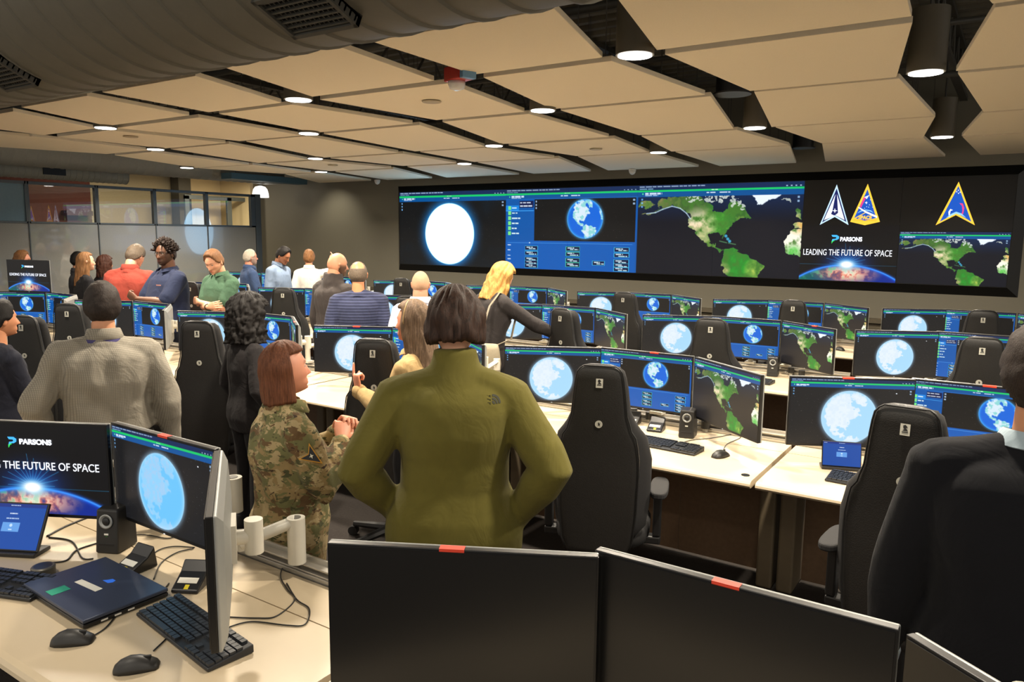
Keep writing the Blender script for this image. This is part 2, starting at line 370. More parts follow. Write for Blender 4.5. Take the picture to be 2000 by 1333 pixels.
# ------------------------------------------------------------------ glazed partition, plane x = PXP
m_alu = mat('partition_aluminium', (84, 92, 98), 0.4, metal=0.3, var=0.04)
m_lam = mat('grey_gloss_laminate', (138, 138, 134), 0.2, var=0.05, scale=60, spec=0.6, coat=1.0)
m_lamb = mat('blue_grey_laminate', (104, 130, 146), 0.2, var=0.05)
def glass_mat():
    m = bpy.data.materials.new('clear_glass'); m.use_nodes = True; nt = m.node_tree; nt.nodes.clear()
    o = nt.nodes.new('ShaderNodeOutputMaterial'); mx = nt.nodes.new('ShaderNodeMixShader'); tr = nt.nodes.new('ShaderNodeBsdfTransparent')
    gl = nt.nodes.new('ShaderNodeBsdfGlossy'); gl.inputs['Roughness'].default_value = 0.01
    lw = nt.nodes.new('ShaderNodeLayerWeight'); lw.inputs['Blend'].default_value = .5; pw_ = nt.nodes.new('ShaderNodeMath'); pw_.operation = 'POWER'; pw_.inputs[1].default_value = 3.0; nt.links.new(lw.outputs['Facing'], pw_.inputs[0])
    fr = nt.nodes.new('ShaderNodeMath'); fr.operation = 'MULTIPLY_ADD'; fr.inputs[1].default_value = .5; fr.inputs[2].default_value = .09; nt.links.new(pw_.outputs[0], fr.inputs[0])
    tr.inputs['Color'].default_value = (.92, .93, .92, 1)
    nt.links.new(fr.outputs[0], mx.inputs[0]); nt.links.new(tr.outputs[0], mx.inputs[1]); nt.links.new(gl.outputs[0], mx.inputs[2]); nt.links.new(mx.outputs[0], o.inputs[0])
    return m
m_glass = glass_mat()
ybays = [3.3, 4.45, 5.54, 6.57, 7.55, 8.55, 9.60]
desc = ['beyond the left edge of frame', 'blue-grey, at the left edge of the view', 'in front of the red brick room', 'behind the man in the navy polo', 'with the brown room behind', 'nearest the video wall, mirroring the pale globe']
for i in range(len(ybays)-1):
    y0, y1 = ybays[i], ybays[i+1]
    t = thing('partition_panel', 'tall office partition bay, ' + desc[i], 'partition', (PXP, (y0+y1)/2, 0), 0, 'glazed partition bays'); h = (y1-y0)/2
    MB().box(-.04, 0, -h+.006, h-.006, 0.08, 2.0).build('lower_panel', m_lam if i > 0 else m_lamb, t, bevel=.003)
    fr = MB().box(-.06, .012, -h, -h+.03, 2.0, 2.62).box(-.06, .012, h-.10 if i == 5 else h-.03, h, 2.0, 2.62).box(-.06, .012, -h, h, 2.0, 2.03).box(-.06, .012, -h, h, 2.575, 2.62).box(-.06, .014, -h-.008, -h+.008, 0.0, 2.62).box(-.06, .012, -h, h, 0, .08)
    fr.build('frame', m_alu, t, bevel=.003)
    if i in (0, 1): MB().box(-.03, -.01, -h+.03, h-.03, 2.03, 2.575).build('solid_pane', m_lamb, t)
    else: MB().box(-.026, -.020, -h+.03, h-.03, 2.03, 2.575).build('glass_pane', m_glass, t)
tag(MB().box(-.10, .02, -.06, .06, 0, 2.63).build('partition_post', m_alu, loc=(PXP, 9.66, 0), bevel=.004), 'dark blue-grey end post of the partition beside the video wall passage', 'post')
# rooms beyond the partition
fx = -18.5
ya, yb, yc, yd = on_x(55, 400, fx).y, on_x(178, 400, fx).y, on_x(352, 400, fx).y, on_x(600, 400, fx).y
struct(MB().box(fx-.2, fx, -4, yb, 0, CZ).build('wall_left', m_brick))
struct(MB().box(fx-.2, fx, yb, yc, 0, CZ).build('wall_far', mat('khaki_wall', (150, 138, 112), 0.8)))
struct(MB().box(fx-.2, fx, yc, 13.5, 0, CZ).build('wall_side', m_beige))
struct(MB().box(fx, WX-.1, 13.3, 13.5, 0, CZ).build('wall_rear', m_beige))
struct(MB().box(fx, -14.2, -4, 13.5, 3.3, 3.4).build('ceiling_beyond', mat('far_ceiling_paint', (150, 138, 118), 0.8)))
struct(MB().box(fx, fx+.35, yc-.25, yc+.1, 0, 3.3).build('column_1', m_steel))
struct(MB().box(fx+.01, fx+.25, ya+.7, yb-.1, 2.25, 2.36).build('beam_1', mat('dark_red_beam', (60, 18, 14), 0.7)))
q0, q1 = on_x(358, 380, -17.5).y, on_x(440, 380, -17.5).y
struct(MB().box(-17.5, -17.44, q0, q1+.6, 2.72, 2.82).box(-17.5, -17.44, q0, q0+.12, 0, 2.8).box(-17.5, -17.44, q1, q1+.14, 0, 2.8).build('door_1', m_alu))
for x, y, e in ((-16.4, 9.6, 90), (-16.2, 5.0, 45), (-16.0, 12.0, 90), (-15.6, 7.4, 40)):
    l = bpy.data.lights.new('room_lamp', 'AREA'); l.shape = 'DISK'; l.size = .4; l.energy = e; l.color = (1, .85, .6)
    t = thing('office_light', 'recessed ceiling lamp in the rooms behind the partition', 'ceiling light', (x, y, 3.27), 0, 'lamps in the rooms behind the partition')
    MB().lathe([(.2, .0), (.2, .03), (.15, .03)], seg=20).build('lamp_ring', m_white, t)
    lo = bpy.data.objects.new('lamp_glow', l); COL.objects.link(lo); lo.parent = t; lo.location = (0, 0, -.03)
# white pendant lamp
p = on_y(509, 386, 10.35)
t = thing('pendant_lamp', 'glowing white dome pendant lamp at the end of the partition', 'pendant lamp', p)
rr = .165
MB().lathe([(rr*.98, .0), (rr, .01), (rr*.97, .08), (rr*.85, .16), (rr*.6, .215), (.03, .235)], seg=32).build('shade', glow('pendant_glow', (255, 252, 244), 1.5, True), t, smooth=60)
MB().tube([(0, 0, .23), (0, 0, CZ-p.z)], .006, 8).lathe([(.03, .23), (.03, .26)], seg=12).build('cord', m_steel, t)
# wall washer over the blank part of the wall
t = thing('wall_washer', 'small adjustable spotlight washing the blank wall', 'spotlight', (-11.5, 10.1, 3.05))
MB().tube([(0, 0, .0), (0, .05, -.12)], .045, 16).tube([(0, 0, 0), (0, 0, CZ-3.05)], .008, 8).build('housing', m_can, t)
l = bpy.data.lights.new('washer', 'SPOT'); l.energy = 24; l.spot_size = R(95); l.spot_blend = .9; l.color = (1, .9, .7); l.shadow_soft_size = .04
lo = bpy.data.objects.new('lamp_glow', l); COL.objects.link(lo); lo.parent = t; lo.location = (0, .06, -.16); lo.rotation_euler = (R(38), 0, 0)
# ------------------------------------------------------------------ screen pictures: drawn in numpy, carried as vertex colours
def rng(s): return np.random.RandomState(s)
def smooth_noise(W, H, cells, seed, octv=3):
    out = np.zeros((H, W)); amp = 1; tot = 0
    for o in range(octv):
        cx, cy = int(cells*2**o*W/H)+2, cells*2**o+2
        g = rng(seed+o).rand(cy+1, cx+1)
        yy = np.linspace(0, cy-1e-3, H); xx = np.linspace(0, cx-1e-3, W)
        y0 = yy.astype(int); x0 = xx.astype(int); fy = (yy-y0)[:, None]; fx = (xx-x0)[None]
        fy = fy*fy*(3-2*fy); fx = fx*fx*(3-2*fx)
        a = g[y0][:, x0]; b = g[y0][:, x0+1]; c = g[y0+1][:, x0]; d = g[y0+1][:, x0+1]
        out += amp*((a*(1-fx)+b*fx)*(1-fy)+(c*(1-fx)+d*fx)*fy); tot += amp; amp *= .55
    return out/tot
class Pic:
    def __init__(s, W, H, bg=(8, 9, 12), asp=16/9):
        s.W, s.H = W, H; s.a = np.zeros((H, W, 3)); s.a[:] = bg
        s.gain = 1.0; s.U, s.V = np.meshgrid((np.arange(W)+.5)/W, (np.arange(H)+.5)/H); s.asp = asp
    def put(s, m, c, k=1.0):
        m = np.clip(m*k, 0, 1)[..., None]; s.a = s.a*(1-m)+np.array(c)*m
    def rect(s, u0, v0, u1, v1, c, k=1.0):
        s.put(((s.U >= u0) & (s.U <= u1) & (s.V >= v0) & (s.V <= v1)).astype(float), c, k)
    def poly(s, P, c=None, k=1.0):
        ins = np.zeros((s.H, s.W), bool); n = len(P)
        for i in range(n):
            x0, y0 = P[i]; x1, y1 = P[(i+1) % n]
            if y0 == y1: continue
            cr = ((s.V >= y0) != (s.V >= y1)) & (s.U < (x1-x0)*(s.V-y0)/(y1-y0)+x0)
            ins ^= cr
        ins = ins.astype(float)
        if c is not None: s.put(ins, c, k)
        return ins
    def disc(s, u, v, r, c=None, k=1.0, soft=None):     # r in heights
        d = np.hypot((s.U-u)*s.asp, s.V-v); soft = soft or 1.2/s.H
        m = np.clip((r-d)/soft+.5, 0, 1)
        if c is not None: s.put(m, c, k)
        return m
    def line(s, u0, v0, u1, v1, wd, c, k=1.0):
        ax_, ay_, bx, by = u0*s.asp, v0, u1*s.asp, v1; px, py = s.U*s.asp, s.V
        L2 = (bx-ax_)**2+(by-ay_)**2; t = np.clip(((px-ax_)*(bx-ax_)+(py-ay_)*(by-ay_))/L2, 0, 1)
        d = np.hypot(px-ax_-t*(bx-ax_), py-ay_-t*(by-ay_)); s.put(np.clip((wd/2-d)*s.H+.5, 0, 1), c, k)
    def blur(s, m, n):
        for _ in range(n):
            m = (m+np.roll(m, 1, 0)+np.roll(m, -1, 0)+np.roll(m, 1, 1)+np.roll(m, -1, 1))/5
        return m
    def words(s, u, v, L, h, c, seed=0, k=.9):
        r = rng(seed); x = u
        while x < u+L:
            wd = min(r.uniform(.015, .05), u+L-x); s.rect(x, v-h/2, x+wd, v+h/2, c, k); x += wd+.006
NA = [(120,160),(135,128),(180,115),(235,112),(290,108),(350,120),(385,150),(420,170),(425,190),(470,205),(490,190),(500,150),(530,145),(560,170),(600,215),(610,232),(580,230),(550,235),(520,255),(505,280),(490,295),(480,310),(478,345),(470,320),(440,312),(410,315),(403,340),(415,365),(440,360),(435,380),(455,385),(470,400),(482,410),(460,402),(430,385),(400,370),(370,350),(345,330),(325,300),(300,275),(292,250),(300,225),(275,195),(240,175),(200,165),(170,180),(130,185),(90,205),(30,212),(100,195),(140,178)]
SA = [(480,410),(495,395),(530,390),(560,400),(590,425),(620,440),(655,460),(682,480),(670,505),(660,530),(640,545),(515,545),(490,500),(470,475),(468,450),(480,430)]
GR = [(595,108),(760,108),(735,125),(700,135),(670,160),(655,172),(635,160),(620,130)]
AF = [(860,285),(820,285),(800,300),(775,340),(775,380),(800,410),(845,430),(860,432)]
SPN = [(815,258),(850,250),(860,280),(820,280)]; UK = [(815,215),(830,190),(850,205),(845,235),(825,230)]; SI = [(10,150),(40,135),(80,142),(105,155),(85,170),(40,175),(15,170)]
IC = [(750,140),(780,138),(800,147),(770,152)]
ARC = [(300,118,30),(345,112,26),(390,125,22),(430,118,26),(470,122,22),(505,130,22),(540,150,20),(565,175,16),(520,165,14),(455,140,14),(410,138,12)]
def header(p, title=True, px=True):
    p.rect(0, 0, 1, .055, (14, 40, 84)); p.rect(0, .055, 1, .078, (20, 196, 104)); p.rect(0, .078, 1, .132, (0, 80, 148))
    p.words(.01, .018, .42, .012, (190, 210, 235), 3, .7); p.words(.01, .042, .09, .01, (150, 190, 220), 4, .7)
    for i in range(4): p.rect(.90+i*.025, .038, .908+i*.025, .048, (190, 215, 240), .8)
    if title: p.rect(.028, .088, .036, .104, (80, 220, 150)); p.words(.048, .095, .11, .018, (225, 235, 250), 5, .9); p.words(.048, .114, .085, .010, (190, 210, 240), 6, .8)
    p.words(.44, .095, .055, .011, (225, 235, 250), 7, .85); p.words(.52, .095, .065, .011, (225, 235, 250), 8, .85)
    p.words(.47, .066, .04, .007, (225, 255, 235), 9, .8)
    for v in (.16, .20, .24): p.rect(.022, v-.010, .034, v+.010, (120, 185, 245), .8)
    for v in (.16, .20): p.rect(.965, v-.010, .978, v+.010, (170, 205, 240), .8)
GL_NA = [(-.43,-.86),(-.25,-.93),(.0,-.90),(.10,-.80),(-.02,-.62),(.12,-.50),(.24,-.52),(.30,-.40),(.12,-.22),(.02,-.05),(-.08,.03),(-.04,.10),(-.15,.06),(-.28,.03),(-.34,.10),(-.26,.20),(-.14,.22),(-.06,.36),(-.14,.36),(-.32,.26),(-.48,.12),(-.60,-.06),(-.68,-.25),(-.66,-.42),(-.60,-.62),(-.55,-.76)]
GL_SA = [(-.12,.42),(.06,.32),(.28,.36),(.52,.46),(.68,.52),(.62,.68),(.48,.86),(.28,.97),(.02,.98),(.00,.82),(-.16,.62),(-.18,.50)]
GL_GR = [(.0,-.95),(.22,-.97),(.42,-.86),(.50,-.70),(.38,-.60),(.26,-.66),(.14,-.78)]
GL_AF = [(.80,-.56),(.92,-.42),(1.0,-.1),(1.0,.12),(.90,.02),(.82,-.20),(.78,-.38)]
def globe(p, u, v, r, sea, land, land2, rim, zm=1.0, oy=0.0):
    halo = np.clip(1-(np.hypot((p.U-u)*p.asp, p.V-v)-r)/(r*.22), 0, 1)**2.2; p.put(halo, rim, .55)
    D = p.disc(u, v, r); p.put(D, sea)
    d = np.hypot((p.U-u)*p.asp, p.V-v)/r
    L = np.zeros_like(D)
    U0, V0 = p.U, p.V; p.U = U0+(smooth_noise(p.W, p.H, 24, 91, 3)-.5)*r*.16; p.V = V0+(smooth_noise(p.W, p.H, 24, 97, 3)-.5)*r*.26
    for P in (GL_NA, GL_SA, GL_GR, GL_AF):
        L = np.maximum(L, p.poly([(u+x*zm*r/p.asp, v+(y*zm+oy)*r) for x, y in P]))
    p.U, p.V = U0, V0
    n = smooth_noise(p.W, p.H, 26, 11)
    Lb = np.clip(p.blur(L, 1), 0, 1)*D
    p.put(Lb, land); p.put(Lb*np.clip((n-.45)*6, 0, 1), land2, .8)
    p.put(D*np.clip((d-.82)/.18, 0, 1)**2, rim, .75)
def stars(p, v0=.135, n=260, seed=1):
    r = rng(seed)
    for _ in range(n):
        x = int(r.rand()*p.W); y = int((v0+r.rand()*(1-v0))*p.H); y = min(y, p.H-1); b = r.uniform(25, 105)
        p.a[y, x] = np.maximum(p.a[y, x], (b, b, b*1.05))
def pic_white(W, H):
    p = Pic(W, H, (13, 15, 18)); stars(p); n = smooth_noise(W, H, 3, 5); p.put(np.clip(n-.45, 0, 1), (0, 40, 70), .6)
    d = np.hypot((p.U-.49)*p.asp, p.V-.57); p.put(np.clip(1-(d-.40)/.22, 0, 1)**2.5, (30, 130, 210), .9)
    p.disc(.49, .57, .412, (150, 215, 250)); D = p.disc(.49, .57, .402, (246, 247, 248)); p.gain = 1+D[..., None]*np.array((.9, 2.4, 3.8)); header(p); return p
def pic_pale(W, H, sea=(166, 214, 246), land=(224, 236, 248), land2=(214, 230, 246)):
    p = Pic(W, H, (20, 21, 25)); stars(p); globe(p, .49, .575, .40, sea, land, land2, (176, 220, 250), 1.32, .34); header(p)
    p.rect(.855, .19, .864, .203, (235, 240, 250)); return p
def pic_data(W, H):
    p = Pic(W, H, (10, 11, 14)); stars(p); globe(p, .625, .375, .235, (10, 100, 214), (214, 232, 244), (120, 206, 204), (90, 190, 250))
    header(p); p.rect(0, .132, .235, .645, (0, 84, 164)); p.rect(0, .645, 1, 1, (0, 88, 176)); p.rect(.985, .132, 1, 1, (4, 86, 168))
    p.rect(.115, .15, .228, .235, (8, 22, 74)); p.words(.12, .172, .085, .016, (220, 230, 245), 21); p.words(.12, .212, .10, .014, (220, 230, 245), 22)
    p.rect(.0, .205, .11, .27, (20, 130, 220)); p.rect(0, .268, .232, .274, (60, 160, 240))
    for i in range(6):
        v = .235+i*.064; p.rect(.022, v-.024, .046, v+.022, (120, 226, 130)); p.words(.052, v, [.04, .045, .07, .055, .04, .06][i], .016, (225, 245, 245), 30+i)
    p.rect(.02, .668, .97, .673, (90, 165, 240), .8); p.disc(.2, .67, .008, (220, 235, 250))
    for v in (.70, .765, .835, .88, .93, .975): p.words(.018, v, .028, .012, (210, 225, 245), int(v*100))
    for u, vs in ((.165, (.735, .80, .875, .915, .96)), (.49, (.735, .80, .875, .93)), (.69, (.90,)), (.845, (.735, .80, .875, .92, .965))):
        for i, v in enumerate(vs):
            w_ = .10 if u != .69 else .085
            p.rect(u-.004, v-.027, u+w_+.004, v+.027, (70, 190, 226) if u != .49 else (80, 206, 150), .8); p.rect(u, v-.022, u+w_, v+.022, (6, 16, 62))
            p.words(u+.01, v-.008, w_*.5, .012, (215, 235, 245), i+50); p.words(u+.03, v+.01, w_*.6, .012, (190, 225, 235), i+60)
    p.rect(0, .125, 1, .132, (30, 110, 200), .6)
    for v in (.16, .20, .24): p.rect(.245, v-.010, .255, v+.010, (190, 215, 245), .8)
    return p
def mapuv(x, y): return ((x-8)/845.0, (y-50)/488.0)
def pic_map(W, H, sea=(13, 16, 28), top=(6, 44, 96), dim=1.0):
    p = Pic(W, H, sea); n1 = smooth_noise(W, H, 14, 2, 4); n2 = smooth_noise(W, H, 5, 9, 3)
    p.put(np.clip((.42-p.V)/.34, 0, 1), top, .8)
    wu = (smooth_noise(W, H, 16, 71, 4)-.5)*.05; wv = (smooth_noise(W, H, 16, 83, 4)-.5)*.07
    def land(P):
        U0, V0 = p.U, p.V; p.U, p.V = U0+wu, V0+wv; m = p.poly([mapuv(*q) for q in P]); p.U, p.V = U0, V0; return m
    L = np.zeros((H, W))
    for P in (NA, SA, AF, SPN, UK, SI): L = np.maximum(L, land(P))
    edge = np.clip(p.blur(L, 3), 0, 1); p.put(edge, (50, 100, 110), .5)
    cl = np.clip(L, 0, 1)
    p.put(cl, (66, 120, 44)); p.put(cl*np.clip((n1-.42)*5, 0, 1), (44, 92, 40), .9); p.put(cl*np.clip((n1-.58)*7, 0, 1), (110, 150, 60), .8)
    def spot(x, y, r, c, k):
        u, v = mapuv(x, y); d = np.hypot((p.U-u)*p.asp, p.V-v); p.put(cl*np.clip(1-d/(r*1.15), 0, 1)**.8*np.clip((n1-.25)*2.2, 0, 1), c, k)
    spot(440, 250, .20, (70, 170, 50), 1.0); spot(345, 265, .19, (236, 214, 172), 1.6); spot(330, 225, .10, (250, 240, 215), 1.2); spot(370, 320, .09, (200, 200, 140), 1.2)
    spot(560, 470, .30, (40, 150, 44), 1.2); spot(660, 500, .14, (200, 210, 90), 1.3); spot(150, 150, .16, (120, 116, 70), 1.2); spot(300, 150, .2, (74, 96, 52), 1.0)
    spot(480, 500, .08, (236, 190, 140), 1.3); spot(810, 340, .26, (252, 246, 228), 2.2); spot(815, 410, .10, (70, 190, 60), 1.3); spot(50, 155, .2, (150, 140, 86), 1.2); spot(835, 265, .1, (230, 180, 90), 1.2)
    G = land(GR); p.put(np.clip(p.blur(G, 1)*1.2, 0, 1), (232, 242, 252)); p.put(land(IC), (170, 180, 176))
    n3 = smooth_noise(W, H, 44, 31, 2)
    for x, y, r in ARC:
        u, v = mapuv(x, y); d = np.hypot((p.U-u)*p.asp, p.V-v); p.put((d < r/488.0).astype(float)*(n3 > .52), (206, 214, 206), .85)
    for a, b in zip([(60, 205), (110, 200), (150, 182), (200, 166), (245, 178), (280, 205)], [(110, 200), (150, 182), (200, 166), (245, 178), (280, 205), (302, 235)]):
        p.line(*mapuv(*a), *mapuv(*b), .012, (196, 222, 240), .75)
    for x, y in ((490, 325), (500, 340), (510, 352)): p.disc(*mapuv(x, y), .016, (70, 190, 230), .8)
    for a, b in (((460, 352), (495, 360)), ((505, 362), (540, 368))): p.line(*mapuv(*a), *mapuv(*b), .012, (70, 120, 80), .9)
    header(p); return p
def pic_slide(W, H, crop=1.0):
    p = Pic(W, H, (10, 10, 14), W/H); u0, v0 = .50, .715
    ha = .5*p.asp; R0 = (ha*ha+.235**2)/.47; cy = v0+R0; d = np.hypot((p.U-u0)*p.asp, p.V-cy); ins = np.clip((R0-d)*p.H/1.5+.5, 0, 1)
    dd = np.hypot((p.U-u0)*p.asp*.8, (p.V-v0+.04)*1.2)
    p.put(np.clip(1-dd/.55, 0, 1)**2, (10, 70, 190), 1.0)
    n = smooth_noise(W, H, 12, 3, 4)
    p.put(ins, (8, 40, 140)); p.put(ins*np.clip(1-(p.U-.0)/.5, 0, 1), (20, 110, 70), .9)
    g2 = np.clip(1-np.hypot((p.U-.5)*p.asp*.8, (p.V-.86)*2.2)/.5, 0, 1)
    p.put(ins*g2*np.clip(n*2, 0, 1), (236, 120, 90), 1.3); p.put(ins*g2**1.5*np.clip((n-.4)*5, 0, 1), (255, 236, 210), 1.2)
    p.put(ins*np.clip((n-.55)*6, 0, 1)*np.clip(1-abs(p.U-.3)/.4, 0, 1), (90, 190, 130), .8)
    rimm = np.exp(-((d-R0)/.012)**2); p.put(rimm, (120, 200, 255), .95); p.put(np.exp(-((d-R0)/.03)**2), (20, 110, 255), .6)
    an = np.arctan2(p.V-v0+.03, (p.U-u0)*p.asp)
    for k in range(14):
        a = -PI*k/13; L = .26+.12*((k*7) % 5)/5
        x1, y1 = u0+math.cos(a)*L/p.asp, v0-.03+math.sin(a)*L
        p.line(u0, v0-.03, x1, y1, .006, (70, 190, 255), .5)
    p.line(0.0, v0-.005, 1.0, v0-.002, .006, (40, 150, 200), .55)
    d3 = np.hypot((p.U-u0)*p.asp*.75, (p.V-v0+.01)*1.35); p.put(np.exp(-(d3/.13)**2), (110, 210, 255), .9); p.put(np.exp(-(d3/.075)**2), (255, 255, 255), 1.7)
    return p
def pic_login(W, H):
    p = Pic(W, H, (4, 70, 158), 1.5); p.rect(0, 0, 1, .08, (8, 46, 130)); p.words(.42, .04, .16, .02, (200, 220, 245), 2); p.words(.03, .05, .08, .02, (200, 220, 245), 3)
    p.words(.44, .22, .12, .03, (225, 235, 250), 5); p.words(.40, .33, .2, .02, (190, 210, 240), 6); p.rect(.36, .42, .64, .62, (96, 156, 226)); p.disc(.5, .48, .035, (190, 220, 250)); p.rect(.47, .56, .53, .58, (190, 220, 250)); return p

def screen_mat():
    m = bpy.data.materials.new('screen_picture'); m.use_nodes = True; nt = m.node_tree; b = nt.nodes['Principled BSDF']
    at = nt.nodes.new('ShaderNodeAttribute'); at.attribute_name = 'picture'
    b.inputs['Base Color'].default_value = (.010, .010, .010, 1); b.inputs['Roughness'].default_value = .30; b.inputs['Specular IOR Level'].default_value = .28
    nt.links.new(at.outputs['Color'], b.inputs['Emission Color']); b.inputs['Emission Strength'].default_value = 0.78
    try: m.cycles.emission_sampling = 'NONE'
    except Exception: pass
    return m
m_screen = screen_mat()
def pic_mesh(p, w_, h_, curve=None):                # centred upright grid in the xz plane, facing -y
    H, W = p.H, p.W; a = np.clip(p.a/255.0, 0, 1); a = np.where(a <= .04045, a/12.92, ((a+.055)/1.055)**2.4)*p.gain
    X, Z = np.meshgrid(np.linspace(-w_/2, w_/2, W), np.linspace(h_/2, -h_/2, H))
    co = np.stack([X, np.zeros_like(X), Z], -1).reshape(-1, 3)
    i = np.arange(W*H).reshape(H, W); q = np.stack([i[:-1, :-1], i[1:, :-1], i[1:, 1:], i[:-1, 1:]], -1).reshape(-1, 4)
    me = bpy.data.meshes.new('screen_grid'); me.vertices.add(len(co)); me.vertices.foreach_set('co', co.ravel())
    me.loops.add(q.size); me.loops.foreach_set('vertex_index', q.ravel()); me.polygons.add(len(q))
    me.polygons.foreach_set('loop_start', np.arange(0, q.size, 4)); me.update(calc_edges=True)
    at = me.color_attributes.new('picture', 'FLOAT_COLOR', 'POINT')
    at.data.foreach_set('color', np.concatenate([a.reshape(-1, 3), np.ones((W*H, 1))], 1).ravel())
    me.materials.append(m_screen); return me
def pic_obj(name, me, parent, loc=(0, 0, 0), rot=(0, 0, 0)):
    o = bpy.data.objects.new(name, me); COL.objects.link(o); o.parent = parent; o.location = loc; o.rotation_euler = rot; return o

# ------------------------------------------------------------------ video wall
VY = 10.9; VX0, VX1, VZ0, VZ1 = -9.766, -.07, 1.337, 2.672
vw = thing('video_wall', 'long black-framed video wall of glowing screens across the far wall', 'video wall', ((VX0+VX1)/2, VY, (VZ0+VZ1)/2))
cx0, cz0 = (VX0+VX1)/2, (VZ0+VZ1)/2; hw, hh = (VX1-VX0)/2, (VZ1-VZ0)/2; e = .12
ring = lambda w_, h_, y_: [(-w_, y_, -h_), (w_, y_, -h_), (w_, y_, h_), (-w_, y_, h_)]
fr = MB(); fr.add(ring(hw, hh, -.004)+ring(hw+e, hh+e, .099), [(0, 1, 5, 4), (1, 2, 6, 5), (2, 3, 7, 6), (3, 0, 4, 7)])
fr.add(ring(hw+.004, hh+.004, -.006)+ring(hw, hh, -.006)+ring(hw, hh, 0.0), [(0, 1, 5, 4), (1, 2, 6, 5), (2, 3, 7, 6), (3, 0, 4, 7), (4, 5, 9, 8), (5, 6, 10, 9), (6, 7, 11, 10), (7, 4, 8, 11)])
m_vframe = mat('video_wall_black_trim', (13, 13, 14), 0.5, var=0.1); fr.build('frame', m_vframe, vw)
m_off = mat('dark_display_glass', (15, 15, 17), 0.3, var=0.02, spec=0.4)
m_bright = glow('screen_text_white', (236, 240, 250), 1.1)
pw = 2*hw/8
for r_ in range(2):
    for c_ in range(8):
        x = -hw+pw*(c_+.5); z = hh/2-hh*r_
        MB().box(-pw/2+.0012, pw/2-.0012, .0, .06, -hh/2+.0012, hh/2-.0012).build('display_panel', m_off, vw, loc=(x, 0, z))
def vwin(pts, me_fn, name, W=360, H=202):
    P = [on_y(px, py, VY) for px, py in pts]; x0, x1 = P[0].x, P[1].x; z1, z0 = P[0].z, P[1].z
    return pic_obj(name, pic_mesh(me_fn(W, H), x1-x0, z1-z0), vw, ((x0+x1)/2-cx0, -.003, (z0+z1)/2-cz0)), (x0, x1, z0, z1)
xa, xb, xc, xd = VX0, on_y(988, 440, VY).x, on_y(1245, 440, VY).x, on_y(1568, 420, VY).x
def vabs(x0, x1, z0, z1, fn, name, W=360, H=202):
    return pic_obj(name, pic_mesh(fn(W, H), x1-x0, z1-z0), vw, ((x0+x1)/2-cx0, -.003, (z0+z1)/2-cz0))
vabs(xa, xb, VZ0+.004, VZ1-.004, pic_white, 'white_globe_window'); vabs(xb, xc, VZ0+.004, VZ1-.004, pic_data, 'blue_data_window', 420, 236)
vabs(xc, xd, VZ0+.004, VZ1-.004, pic_map, 'world_map_window', 440, 248)
sx1 = on_y(1751, 520, VY).x; SZ1 = on_y(1600, 460, VY).z
slide_w = vabs(xd, sx1, VZ0+.004, VZ0+.004+(sx1-xd)*.62, pic_slide, 'sunrise_slide_window', 320, 198)
mp0, mp1 = on_y(1758, 453, VY), on_y(1977, 561, VY)
vabs(mp0.x, VX1-.01, VZ0+.004, on_y(1860, 453.5, VY).z, pic_map, 'small_map_window', 300, 169)
# seams between the display panels in front of the pictures
sm = MB()
for c_ in range(1, 8): sm.box(-hw+pw*c_-.0004, -hw+pw*c_+.0004, -.005, -.0035, -hh, hh)
sm.box(-hw, hw, -.005, -.0035, -.0004, .0004); sm.build('panel_seam', m_vframe, vw)
# slide words
def wpt(px, py): p = on_y(px, py, VY); return p.x-cx0, p.z-cz0
def line_text(nm, s, p0, p1, size, bold=0.0, m=None, parent=None, dy=-.008):
    x0, z0 = wpt(*p0); x1, z1 = wpt(*p1)
    o = text(nm, s, size, m or m_bright, parent or vw, upright((x0+x1)/2, dy, (z0+z1)/2), bold)
    bpy.context.view_layer.update(); wd = o.dimensions.x
    o.matrix_basis = upright((x0+x1)/2, dy, (z0+z1)/2) @ Matrix.Diagonal(((x1-x0)/wd, 1, 1, 1)); return o
line_text('slide_headline', 'LEADING THE FUTURE OF SPACE', (1569, 492.5), (1742, 496.5), .115)
line_text('slide_brand_word', 'PARSONS', (1641, 467.5), (1684, 468.5), .075, .0035)
mlb, mlg = glow('logo_blue', (60, 170, 240), 1.0), glow('logo_green', (50, 210, 90), 1.0)
def logo_p(parent, x, y, z, s):                        # folded-ribbon P mark
    M = MB(); M.M = Matrix.Translation((x, y, z)) @ FACE
    M.prism([(-.45*s, .5*s), (.2*s, .5*s), (.48*s, .3*s), (.46*s, .02*s), (.2*s, -.14*s), (-.1*s, -.14*s), (-.38*s, -.32*s), (-.3*s, -.02*s), (.06*s, .02*s), (.18*s, .14*s), (.1*s, .24*s), (-.3*s, .26*s)], 0, .0015); M.build('logo_ribbon', mlb, parent)
    M = MB(); M.M = Matrix.Translation((x, y, z)) @ FACE
    M.prism([(-.38*s, -.3*s), (-.1*s, -.16*s), (.02*s, -.2*s), (-.2*s, -.32*s), (-.36*s, -.6*s)], .0015, .003); M.build('logo_tip', mlg, parent)
x, z = wpt(1631, 467); logo_p(vw, x, -.008, z, .105)
